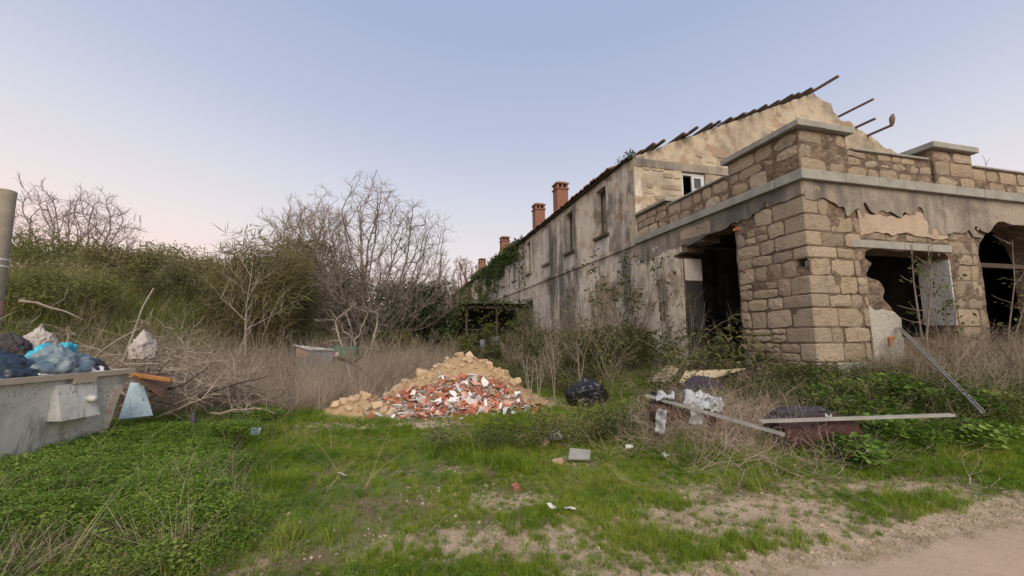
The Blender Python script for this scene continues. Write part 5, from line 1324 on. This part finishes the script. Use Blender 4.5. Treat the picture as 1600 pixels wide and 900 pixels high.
sheet('paper_scrap', D(1.02, .10, zt + .05), .10, .20, 'whitepaper', 'white paper scrap beside the navy bag on the rim', 'paper', 1, .02, Ry(.9))
sheet('paper_scrap', D(.40, .12, zt + .03), .16, .26, 'whitepaper', 'crumpled white paper at the front of the rim', 'paper', 2, .04, Ry(.6))
sheet('paper_scrap', D(.10, .45, zt + .02), .16, .30, 'whitepaper', 'flat white paper at the far corner of the container', 'paper', 3, .02, Ry(.2))
sheet('paper_scrap', D(.78, .22, zt + .12), .20, .22, 'whitepaper', 'torn white wrapper on the teal bag', 'paper', 4, .05, Ry(.5))
sheet('tarp_flap', D(.70, .55, zt + .16), .24, .34, 'cyanbag', 'cyan plastic flap draped below the carrier bag', 'plastic sheet', 5, .06, Ry(.6) @ Rx(.2))
# sacks and boards behind the container
p = at(62, 530, 7.6); bag('grey_sack', p - Vector((0, 0, .25)), (.17, .17, .24), 'greysack', 'grey white sack leaning behind the container', seed=7, fold=.3)
p = at(16, 545, 7.2); bag('dark_sack', p - Vector((0, 0, .30)), (.26, .26, .30), 'darksack', 'large charcoal sack at the foot of the concrete post', seed=8)
p = at(224, 532, 8.0); bag('white_sack', p - Vector((0, 0, .34)), (.18, .16, .24), 'greysack', 'pale sack caught upright in the heap of dead branches', seed=9, fold=.3)
def board(name, pts, th, mat, label, cat, extra=None):
    """pts: four corners, extruded along their normal"""
    pts = [Vector(p) for p in pts]; nrm = (pts[1] - pts[0]).cross(pts[3] - pts[0]).normalized() * th
    mb = MB(); mb.add(pts + [p + nrm for p in pts], [(3, 2, 1, 0), (4, 5, 6, 7), (0, 1, 5, 4), (1, 2, 6, 5), (2, 3, 7, 6), (3, 0, 4, 7)])
    o = obj(name, mb, M[mat], loc=sum(pts, Vector()) / 4); bv = o.modifiers.new('edge', 'BEVEL'); bv.width = min(.006, th * .3); bv.segments = 1
    return tag(o, label, cat)
board('blue_panel', [at(186, 657, 6.9), at(240, 650, 7.0), at(226, 600, 7.3), at(205, 598, 7.25)], .03, 'blueboard', 'pale blue panel leaning behind the container', 'board')
board('table_top', [at(206, 590, 6.95), at(252, 622, 6.9), at(268, 596, 7.6), at(215, 580, 7.6)], .04, 'darkwood', 'dark brown table top tipped behind the container', 'board')
board('wood_plank', [at(203, 582, 7.0), at(266, 591, 7.0), at(266, 597, 7.0), at(203, 589, 7.0)], .05, 'orangewood', 'orange brown plank along the edge of the tipped table top', 'plank')
# concrete post at the picture's edge
pb = at(-30, 600, 7.3); pb.z = Hs(pb.x, pb.y)
post = thing('concrete_post', pb, 'round weathered concrete utility post with wire bands', 'post')
mb = MB(); mb.tube([pb + Vector((0, 0, -.3)), pb + Vector((0, 0, 2)), pb + Vector((.0, 0, 4.28 - pb.z)), pb + Vector((0, 0, 4.30 - pb.z))], [.15, .14, .13, .11], 20); obj('shaft', mb, M['postmat'], post, True)
for zz in (3.02, 2.90): mb = MB(); mb.tube([Vector((pb.x, pb.y, zz)), Vector((pb.x, pb.y, zz + .035))], .142, 20); obj('wire_band', mb, M['galv'], post)
mb = MB(); mb.tube([Vector((pb.x, pb.y, 2.05)), Vector((pb.x, pb.y, 2.3))], .1425, 20); obj('orange_mark', mb, M['rustpanel'], post)

# heap of dead branches behind the container
bh = thing('branch_heap', gz(-7.2, 8.6), 'heap of tangled dead branches behind the rubbish container', 'branch heap')
rb = random.Random(91)
def crooked(p, d, L, r, n=6, wig=.35, droop=-.03):
    pts = [Vector(p)]; dd = Vector(d).normalized()
    for s in range(n):
        dd = (dd + Vector((rb.uniform(-wig, wig), rb.uniform(-wig, wig), rb.uniform(-wig, wig) + droop))).normalized(); pts.append(pts[-1] + dd * L / n)
    return pts, [r * (1 - .75 * s / n) for s in range(n + 1)]
twigs = MB()
for k in range(96):
    x = rb.uniform(-10.2, -5.4); y = rb.uniform(7.4, 9.6); z = Hs(x, y) + rb.uniform(.2, 1.15) * (1 - .45 * abs((x + 7.4) / 2.6))
    a = rb.uniform(-.7, .7) + (math.pi if rb.random() < .45 else 0)
    pts, rad = crooked((x, y, z), (math.cos(a), math.sin(a) * .6, rb.uniform(-.1, .5)), rb.uniform(1.2, 2.6) * (.55 if x > -6.6 else 1), rb.uniform(.014, .036))
    mb = MB(); mb.tube(pts, rad, 5); 
    obj('branch', mb, M['darkdead'] if k % 4 == 0 else M['deadwood'], bh, True)
    for q in range(9):
        i = rb.randint(1, 5); t2, r2 = crooked(pts[i], (rb.uniform(-1, 1), rb.uniform(-1, 1), rb.uniform(-.3, 1)), rb.uniform(.3, .9), rad[i] * .55, 4, .45); twigs.tube(t2, r2, 3, False)
        for w in range(2):
            t3, r3 = crooked(t2[rb.randint(1, 4)], (rb.uniform(-1, 1), rb.uniform(-1, 1), rb.uniform(-.3, .8)), rb.uniform(.2, .5), .006, 3, .5); twigs.tube(t3, r3, 3, False)
tag(obj('twigs', twigs, M['deadwood'], bh), kind='stuff')
# a few pale dead limbs standing or lying on their own
for (x0, y0, x1, y1, Y0, Y1, r, lb) in ((175, 600, 240, 450, 8.6, 8.8, .03, 'pale dead limb standing up out of the branch heap'), (30, 470, 130, 500, 8.3, 8.6, .03, 'thick pale dead limb reaching over the container from the post'),
                                    (540, 570, 558, 600, 11.2, 10.6, .025, 'small white dead branch lying left of the rubble heap'), (530, 560, 578, 588, 13, 12, .06, 'dark fallen log in the dry grass left of the rubble heap')):
    a, b_ = at(x0, y0, Y0), at(x1, y1, Y1); mid = a.lerp(b_, .5) + Vector((rb.uniform(-.1, .1), rb.uniform(-.1, .1), rb.uniform(-.05, .1)))
    mb = MB(); mb.tube([a, a.lerp(mid, .5) + Vector((.04, 0, .03)), mid, mid.lerp(b_, .5) + Vector((-.03, 0, .05)), b_], [r, r * .9, r * .8, r * .65, r * .4], 6)
    mb.tube([mid, mid + Vector((.22, .05, .18)), mid + Vector((.32, .0, .42))], [r * .5, r * .35, r * .2], 4)
    tag(obj('dead_log' if 'log' in lb else 'dead_limb', mb, M['darkdead'] if 'dark' in lb else M['palewood'], loc=a, smooth=True), lb, 'branch')

# ------------------------------------------------------------------ dumped things in the dry grass
def at_box(name, px0, px1, pyt, Y, hgt, dep, label): pass
p0, p1 = at(463, 540, 15.6), at(492, 540, 14.8); zb = Hs(p0.x, p0.y)
sk = thing('metal_hutch', (p0.x, p0.y, zb), 'blue-grey sheet metal hutch with a rusty panel and sloping lid in dry grass', 'hutch')
d_ = (p1 - p0); d_.z = 0; ln = 1.0; d_.normalize(); nn = Vector((d_.y, -d_.x, 0)); nn = nn if nn.y < 0 else -nn
def K(a, o, z): return Vector((p0.x, p0.y, zb)) + d_ * a - nn * o + Vector((0, 0, z))
mb = MB(); W_, Dp, H1, H2 = .95, .9, 1.32, 1.17
mb.add([K(0, 0, 0), K(W_, 0, 0), K(W_, Dp, 0), K(0, Dp, 0), K(0, 0, H1), K(W_, 0, H2), K(W_, Dp, H2 - .05), K(-.35, Dp, H1 - .3)], [(3, 2, 1, 0), (0, 1, 5, 4), (1, 2, 6, 5), (2, 3, 7, 6), (3, 0, 4, 7)]); obj('body', mb, M['greytarp'], sk)
mb = MB(); mb.add([K(.08, -.02, .90), K(W_ - .06, -.02, .86), K(W_ - .06, -.02, H2 - .05), K(.08, -.02, H1 - .07)] + [K(.08, .01, .90), K(W_ - .06, .01, .86), K(W_ - .06, .01, H2 - .05), K(.08, .01, H1 - .07)], [(0, 1, 2, 3), (0, 4, 5, 1), (1, 5, 6, 2), (2, 6, 7, 3), (3, 7, 4, 0)]); obj('panel', mb, M['rustpanel'], sk)
mb = MB(); q = [K(-.06, -.06, H1 + .01), K(W_ + .06, -.06, H2 + .01), K(W_ + .06, Dp, H2 - .03), K(-.40, Dp, H1 - .27)]; mb.add(q + [x + Vector((0, 0, .04)) for x in q], [(3, 2, 1, 0), (4, 5, 6, 7), (0, 1, 5, 4), (1, 2, 6, 5), (2, 3, 7, 6), (3, 0, 4, 7)]); obj('lid', mb, M['galv'], sk)
p = at(533, 540, 16.5); zb = Hs(p.x, p.y)
gt = thing('green_tarp_heap', (p.x, p.y, zb), 'heap under a green tarpaulin with a red and white marker in dry grass', 'tarpaulin')
bm = bmesh.new(); bmesh.ops.create_icosphere(bm, subdivisions=4, radius=1)
for v in bm.verts:
    d_2 = v.co.normalized(); k = 1 + .22 * mnoise.noise(d_2 * 1.7) + .10 * (1 - 2 * abs(mnoise.noise(d_2 * 4))); v.co = Vector((d_2.x * .85 * k, d_2.y * .6 * k, max(0, (d_2.z * .5 + .5)) * 1.22 * k))
me = bpy.data.meshes.new('cover'); bm.to_mesh(me); bm.free(); me.polygons.foreach_set('use_smooth', [True] * len(me.polygons)); link('cover', me, M['greentarp'], gt)
mb = MB(); q = Vector((p.x + .02, p.y - .66, zb + 1.0))
for k in range(3): mb.box(q + Vector((-.11 + .11 * k, 0, .01 * k)), (.10, .03, .15), Rz(.1) @ Ry(.25), .01)
mk = obj('marker', mb, M['whitepaper'], gt); mb = MB()
mb.box(q + Vector((.0, -.012, .01)), (.09, .035, .154), Rz(.1) @ Ry(.25)); obj('red_band', mb, M['redpatch'], mk)

# ------------------------------------------------------------------ right hand dump: mattress, plastic, carpet, rails
p = GA(918, 625, .1); zb = Hs(p.x, p.y); bag('garbage_bag', (p.x, p.y, zb + .05), (.44, .34, .27), 'blackbag', 'black rubbish bag alone in the grass by the long wall', seed=11, fold=.3, rz=.4)
p = GA(1065, 655, .1); zb = Hs(p.x, p.y) + .05
mt = thing('torn_mattress', (p.x, p.y, zb), 'rusty brown mattress with a torn white plastic cover under a metal rail', 'mattress')
bm = bmesh.new(); bmesh.ops.create_cube(bm, size=1); bmesh.ops.subdivide_edges(bm, edges=bm.edges[:], cuts=5, use_grid_fill=True)
RM = Rz(-.35) @ Rx(.28) @ Ry(.14)
for v in bm.verts:
    c = v.co; k = 1 + .10 * mnoise.noise(c * 3); c = Vector((c.x * .85 * k, c.y * .6 * k, c.z * .24 * (1 - .5 * (abs(c.x) ** 4 + abs(c.y) ** 4) * 4) + .05 * mnoise.noise(c * 4))); v.co = RM @ c + Vector((0, 0, .16))
me = bpy.data.meshes.new('core'); bm.to_mesh(me); bm.free(); me.polygons.foreach_set('use_smooth', [True] * len(me.polygons)); link('core', me, M['rust'], mt)
def drape(c, sx, sy, seed, R, amp=.10): return sheet('torn_cover', c, sx, sy, 'plastic', None, None, seed, amp, R, 12, .12, mt)
b0 = Vector((p.x, p.y, zb + .27))
drape(b0 + Vector((-.26, -.10, .10)), .26, .24, 21, RM @ Ry(-.2)); drape(b0 + Vector((.16, -.18, .06)), .34, .34, 22, RM @ Rx(.3)); drape(b0 + Vector((.06, -.38, -.10)), .18, .28, 23, RM @ Rx(1.1)); drape(b0 + Vector((.40, -.16, .0)), .24, .30, 24, RM @ Rx(.4)); drape(b0 + Vector((-.42, -.34, -.18)), .14, .34, 25, RM @ Rx(1.2))
p = GA(1100, 618, .25); bag('dark_sack', (p.x, p.y, Hs(p.x, p.y) + .15), (.32, .28, .26), 'purple', 'dark purple cloth bundle behind the torn mattress', 'bundle', seed=12, knot=False)
# rolled carpet: a spiral of cloth lying along the wall direction
pa, pb_ = GA(1212, 680, .15), GA(1318, 684, .15)
cp = thing('rolled_carpet', gz((pa.x + pb_.x) / 2, (pa.y + pb_.y) / 2), 'dark maroon rolled carpet lying under the long metal rail', 'carpet')
ax = (pb_ - pa); ax.z = 0; LN = ax.length + .05; ax.normalize(); sd2 = Vector((-ax.y, ax.x, 0)); cc = Vector(((pa.x + pb_.x) / 2, (pa.y + pb_.y) / 2, Hs((pa.x + pb_.x) / 2, (pa.y + pb_.y) / 2) + .20))
mb = MB(); turns, seg, nl = 4, 18, 14
for i in range(turns * seg + 1):
    a = i / seg * 6.283; r = .06 + .15 * i / (turns * seg)
    for j in range(nl + 1):
        q = j / nl - .5; k = 1 + .16 * mnoise.noise(Vector((math.cos(a) * 1.5, math.sin(a) * 1.5, q * 5)))
        mb.v.append(tuple(cc + ax * (q * LN) + sd2 * (math.cos(a) * r * k * 1.25) + Vector((0, 0, math.sin(a) * r * k * .86 + .04 * math.sin(q * 5)))))
for i in range(turns * seg):
    for j in range(nl): mb.f.append((i * (nl + 1) + j, i * (nl + 1) + j + 1, (i + 1) * (nl + 1) + j + 1, (i + 1) * (nl + 1) + j))
o = obj('roll', mb, M['maroon'], cp, True); s_ = o.modifiers.new('thickness', 'SOLIDIFY'); s_.thickness = .02
p = GA(1250, 655, .22); bag('cloth_bundle', (p.x + .05, p.y + .1, Hs(p.x, p.y) + .10), (.42, .22, .17), 'purple', 'dark purple cloth bundle behind the rolled carpet', 'bundle', seed=13, knot=False)
# rails: thin channel profiles
def rail(name, a, b_, w, h, label, mat='alu'):
    a, b_ = Vector(a), Vector(b_); d = (b_ - a); L = d.length; d.normalize(); s = d.cross(Vector((0, 0, 1))).normalized(); t = s.cross(d)
    R = Matrix((d, s, t)).transposed(); mb = MB(); c = (a + b_) / 2
    mb.box(c, (L, w, h * .25), R); mb.box(c + s * (w / 2 - h * .13) + t * h * .5, (L - .002, h * .25, h * .8), R); mb.box(c - s * (w / 2 - h * .13) + t * h * .5, (L - .002, h * .25, h * .8), R)
    return tag(obj(name, mb, M[mat], loc=a), label, 'rail')
rail('metal_rail', GA(1009, 619, .55), GA(1226, 681, .30), .06, .035, 'metal rail lying across the torn mattress and sloping towards the road')
rail('metal_rail', GA(1188, 660, .42), GA(1489, 650, .48), .06, .035, 'long metal rail lying level over the rolled carpet')
fa = GA(1535, 645, .3); rail('metal_rail', at(1404, 512, 8.45), fa, .05, .035, 'thin metal rail leaning against the annex window')
p = GA(1303, 680, .22)
tag(sheet('plastic_strip', p, .12, .52, 'plastic', None, None, 31, .05, Rz(.2) @ Rx(1.35), 10), 'torn white plastic strip hanging from the long metal rail', 'plastic sheet')
# panels on the doorstep
q = at(1035, 586, 9.7)
board('door_panel', [GA(1010, 598, .25), GA(1048, 598, .25), GA(1062, 576, .5), GA(1045, 571, .55)], .03, 'yellowboard', 'short yellowed panel tipped on the grass below the doorway', 'board')
board('door_panel', [GA(1062, 599, .30), GA(1082, 601, .30), GA(1166, 577, .35), GA(1072, 581, .45)], .03, 'yellowboard', 'long yellowed panel sloping down from the doorstep', 'board')
# orange bracket and box on the window ledge
mb = MB(); mb.bbox(-.09, -.065, 1.76, 1.795, 1.34, 1.53); mb.bbox(-.09, -.065, 1.796, 1.92, 1.49, 1.53); tag(obj('orange_bracket', mb, M['orange'], loc=B(-.08, 1.75, 1.30)), 'orange plastic bracket on the broken window jamb', 'bracket')
# the bird on the lowest broken purlin
tip = B(5.05, 10.95, EAVE + (APEX - EAVE) * (2 * HALF - 10.95) / HALF - .45 + .035)
bm = bmesh.new(); bmesh.ops.create_icosphere(bm, subdivisions=3, radius=1)
for v in bm.verts:
    z_ = v.co.z; w_ = (.095 if z_ < .35 else .095 - .10 * (z_ - .35) * .55); 
    v.co = Vector((v.co.x * w_, v.co.y * w_ - .02 * z_, z_ * .20 + .20))
    if z_ < -.6: v.co.y += .10 * (-.6 - z_) * 2; v.co.z -= .06
me = bpy.data.meshes.new('perched_bird'); bm.to_mesh(me); bm.free(); me.materials.append(M['bird']); me.polygons.foreach_set('use_smooth', [True] * len(me.polygons))
o = bpy.data.objects.new('perched_bird', me); COL.objects.link(o); o.location = tip; tag(o, 'small brown bird perched on the broken purlin at the right of the gable', 'bird')
mb = MB(); mb.tube([tip + Vector((0, -.07, .35)), tip + Vector((0, -.15, .34))], [.02, .003], 6); obj('beak', mb, M['dark'], o)

# ------------------------------------------------------------------ saplings against the walls
def sapling(base, h, n, spread, label, seed, leaves=60, leaf=(.16, .05), r=.014, mats=('bark', 'olive'), top=.6, lean=(0, 0)):
    rnd = random.Random(seed); rng = np.random.default_rng(seed); t = thing('sapling', base, label, 'sapling', 'saplings growing against the walls'); mb = MB(); P = []
    b = Vector(base)
    for k in range(n):
        a = rnd.uniform(0, 6.283); hh = h * rnd.uniform(.7, 1); o = Vector((math.cos(a), math.sin(a), 0)) * spread * rnd.uniform(.2, 1); o += Vector((lean[0], lean[1], 0)) * h
        pts = [b + o * .05 + Vector((0, 0, -.1)), b + o * .35 + Vector((rnd.uniform(-.05, .05), 0, hh * .35)), b + o * .75 + Vector((rnd.uniform(-.08, .08), 0, hh * .7)), b + o + Vector((0, 0, hh))]
        mb.tube(pts, [r, r * .85, r * .6, r * .3], 5, False)
        for q in range(7):
            s = rnd.uniform(.35, 1); i = min(2, int(s * 3)); p = pts[i].lerp(pts[i + 1], s * 3 - i); d = Vector((rnd.uniform(-1, 1), rnd.uniform(-1, 1), rnd.uniform(.1, .9))).normalized() * rnd.uniform(.2, .5) * min(1, h / 2)
            mb.tube([p, p + d * .6, p + d + Vector((0, 0, .04))], [r * .4, r * .3, r * .15], 3, False)
            for w in range(int(leaves / 7)):
                if s > top - .3 * rnd.random(): P.append(tuple(p + d * rnd.uniform(.3, 1.1) + Vector((rnd.uniform(-.08, .08), rnd.uniform(-.08, .08), rnd.uniform(-.08, .05))) - b))
    obj('stems', mb, M[mats[0]], t, True)
    if P: link('leaves', leaves_mesh('leaves', np.array(P), leaf[0], leaf[1], rng, .4), M[mats[1]], t)
    return t
def bs(u, v): q = B(u, v, 0); return gz(q.x, q.y)
sapling(bs(5.6, -.55), 3.9, 9, 1.2, 'tall leafy sapling left of the annex doorway under the cornice', 101, 40, (.20, .06), .022)
sapling(bs(4.0, -.45), 3.5, 3, .35, 'straight sapling right beside the left jamb of the doorway', 102, 24, (.16, .05), .02)
sapling(bs(6.6, -.8), 3.6, 8, 1.1, 'sapling with sparse leaves at the join of annex and long building', 103, 30, (.16, .05), .018)
sapling(bs(9.3, -.8), 3.3, 11, 1.1, 'twiggy brown bush in front of the blocked ground floor window', 104, 26, (.09, .035), .014, ('bark', 'greydry'))
sapling(bs(10.8, -1.0), 3.0, 10, 1.1, 'twiggy bush further along the long wall with dry seed heads', 105, 22, (.09, .035), .013, ('bark', 'greydry'))
sapling(bs(7.9, -.9), 3.0, 6, .9, 'slender sapling with drooping leaves between annex and blocked window', 112, 34, (.15, .05), .016)
sapling(bs(12.6, -1.1), 2.8, 7, 1.0, 'twiggy bush below the second upper window', 113, 26, (.10, .04), .014, ('bark', 'olive'))
for k_, (u_, v_, h_, w_, lb_) in enumerate(((16.6, -2.6, 2.3, 2.4, 'green bush before the left post of the lean-to'), (16.2, -4.4, 2.0, 2.6, 'green bush left of the lean-to'), (16.9, -.9, 2.6, 1.8, 'green bush between the lean-to and the dark doorway'), (22, -6.2, 2.6, 3.2, 'far green bush beyond the lean-to'))):
    leafy_tree('bush', bs(u_, v_), h_, w_, lb_, 'darkweed', 'bush', 3200, (.13, .05), 130 + k_, .1, 34, 'foliage')
sapling(bs(14.5, -1.4), 2.6, 7, 1.0, 'leafy bush below the blind upper window', 114, 44, (.12, .05), .014, ('bark', 'olive'))
sapling(bs(7.6, -1.8), 2.0, 5, .6, 'low sapling in the weeds between bag and doorway', 106, 24, (.12, .045), .012)
sapling(bs(2.9, -.5), 2.1, 5, .9, 'thin whips of a sapling growing on the doorstep', 107, 16, (.10, .03), .010)
sapling(bs(-.45, 2.05), 2.9, 2, .3, 'thick-stemmed sapling before the left part of the annex window', 108, 30, (.10, .05), .024)
sapling(bs(-.40, 2.85), 2.6, 3, .5, 'leafy sapling before the right part of the annex window', 109, 44, (.11, .05), .014)
sapling(bs(-.45, 4.2), 3.0, 2, .5, 'leaning sapling between the window and the arched opening', 110, 26, (.10, .05), .018, lean=(.12, 0))
sapling(bs(-.4, 5.6), 2.6, 4, .7, 'thin saplings before the arched opening', 111, 36, (.10, .04), .012)
for k, (px, Y, h, lb) in enumerate(((828, 9.9, 1.5, 'pale dry stalk right of the rubble heap'), (840, 10.3, 1.3, 'forked pale dry stalk beside the rubble heap'), (866, 10.8, 1.9, 'tall pale dry stalk before the dark weeds'), (905, 10.6, 1.7, 'dry stalk above the black rubbish bag'))):
    b = at(px, 600, Y); t = sapling(gz(b.x, b.y), h, 3, .18, lb, 120 + k, 0, r=.011, mats=('palewood', 'greydry')); t['category'] = 'stalk'; t['group'] = 'dry stalks beside the rubble heap'
# parapet sprig and grass on the eaves
mb = MB(); p = B(.25, 6.05, 5.43); mb.tube([p, p + Vector((0, 0, .25)), p + Vector((-.04, 0, .45))], [.008, .006, .003], 4); mb.tube([p + Vector((0, 0, .2)), p + Vector((.12, 0, .36))], [.006, .003], 4)
tag(obj('sprig', mb, M['darkdead'], loc=p), 'bare sprig growing from the parapet coping', 'plant')

# ------------------------------------------------------------------ litter lying in the clearing
def lump(name, px, py, sc, mat, label, cat, seed):
    p = G(px, py); me = rock_mesh(seed, 2, .12); me.materials.append(M[mat]); o = bpy.data.objects.new(name, me); COL.objects.link(o); o.location = p + Vector((0, 0, sc[2] * .3)); o.scale = sc; o.rotation_euler = (.1, .15, seed); return tag(o, label, cat)
p = G(398, 690) + Vector((0, 0, .16)); sheet('crushed_packet', p, .16, .14, 'bluepack', 'crushed blue and white packet in the grass', 'litter', 41, .05, Rx(.7), 8, 1.5)
p = G(905, 720); board('stone_slab', [p + Vector((-.15, -.08, .03)), p + Vector((.12, -.12, .03)), p + Vector((.17, .10, .08)), p + Vector((-.10, .13, .10))],   .035, 'concrete', 'flat pale stone slab in the grass left of the dump', 'stone')
lump('stone', 872, 726, (.17, .13, .12), 'rubblestone', 'tan stone beside the pale slab', 'stone', 3); lump('stone', 852, 696, (.16, .12, .10), 'rubblestone', 'tan stone behind the pale slab', 'stone', 4)
p = G(869, 690) + Vector((0, 0, .04)); bag('crumpled_wrapper', p, (.08, .07, .08), 'whitepaper', 'crumpled white and grey wrapper behind the pale slab', 'litter', seed=14, knot=False)
lump('brick', 806, 765, (.15, .10, .07), 'brokenbrick', 'broken orange brick in the middle of the clearing', 'brick', 5)
for k, (px, py, lb) in enumerate(((983, 704, 'white plastic scrap near the torn mattress'), (862, 800, 'white scrap by the bare gravel in the middle'), (890, 803, 'small white scrap right of the gravel patch'), (534, 748, 'white scrap in the turf at left'), (337, 794, 'white scrap among the left weeds'), (1040, 717, 'white rag below the torn mattress'))):
    p = G(px, py) + Vector((0, 0, .05)); sheet('plastic_scrap', p, .10, .07, 'whitepaper', lb, 'litter', 50 + k, .03, Rz(k) @ Rx(.4), 6, 1.0)
for k, (px, py, s, lb) in enumerate(((640, 722, .09, 'pale stone in the turf below the rubble heap'), (720, 755, .06, 'small pale stone in the middle of the turf'), (643, 875, .06, 'small pale stone on the near gravel'), (1240, 730, .08, 'pale stone at the foot of the brush'), (983, 790, .08, 'pale stone right of the near grass clump'))):
    lump('stone', px, py, (s, s * .8, s * .6), 'pebble', lb, 'stone', 10 + k)

# a broad-leaved plant under the container and a dark stake in the weeds
for px, py, lb, sd_ in ((45, 745, 'clump of broad dark leaves in front of the rubbish container', 5), (95, 735, 'smaller clump of broad leaves beside the container front', 6)):
    p = GA(px, py, .05); rnd_ = random.Random(sd_); vs_, fs = [], []
    for k in range(46):
        a = rnd_.uniform(0, 6.283); el = rnd_.uniform(.25, 1.25); L = rnd_.uniform(.26, .46); w = L * .36
        D_ = Vector((math.cos(a) * math.cos(el), math.sin(a) * math.cos(el), math.sin(el))); S_ = Vector((-math.sin(a), math.cos(a), 0)); b_ = Vector((rnd_.uniform(-.16, .16), rnd_.uniform(-.16, .16), -.02)); o_ = len(vs_)
        for t_, k_ in ((0, .12), (.35, .8), (.65, 1.0), (.88, .6)):
            c_ = b_ + D_ * L * t_ - Vector((0, 0, .35 * L * t_ * t_)); n_ = D_.cross(S_) * (-.12 * w * k_)
            vs_ += [tuple(c_ - S_ * w / 2 * k_ - n_), tuple(c_ + n_), tuple(c_ + S_ * w / 2 * k_ - n_)]
        vs_.append(tuple(b_ + D_ * L - Vector((0, 0, .38 * L))))
        for q in range(3):
            for h_ in (0, 1): fs.append((o_ + q * 3 + h_, o_ + q * 3 + h_ + 1, o_ + q * 3 + h_ + 4, o_ + q * 3 + h_ + 3))
        fs += [(o_ + 9, o_ + 10, o_ + 12), (o_ + 10, o_ + 11, o_ + 12)]
    me = bpy.data.meshes.new('broadleaf_plant'); me.from_pydata(vs_, [], fs); me.update(); o = link('broadleaf_plant', me, M['weed']); o.location = (p.x, p.y, Hs(p.x, p.y)); tag(o, lb, 'plant')
p = GA(300, 690, .0); mb = MB(); p.z = Hs(p.x, p.y)
mb.tube([p - Vector((0, 0, .1)), p + Vector((.01, 0, .2)), p + Vector((-.02, .01, .42)), p + Vector((-.02, .01, .43))], [.04, .042, .038, .02], 8)
tag(obj('stake', mb, M['darksack'], loc=p, smooth=True), 'short dark grey stake standing in the weeds right of the container', 'stake')
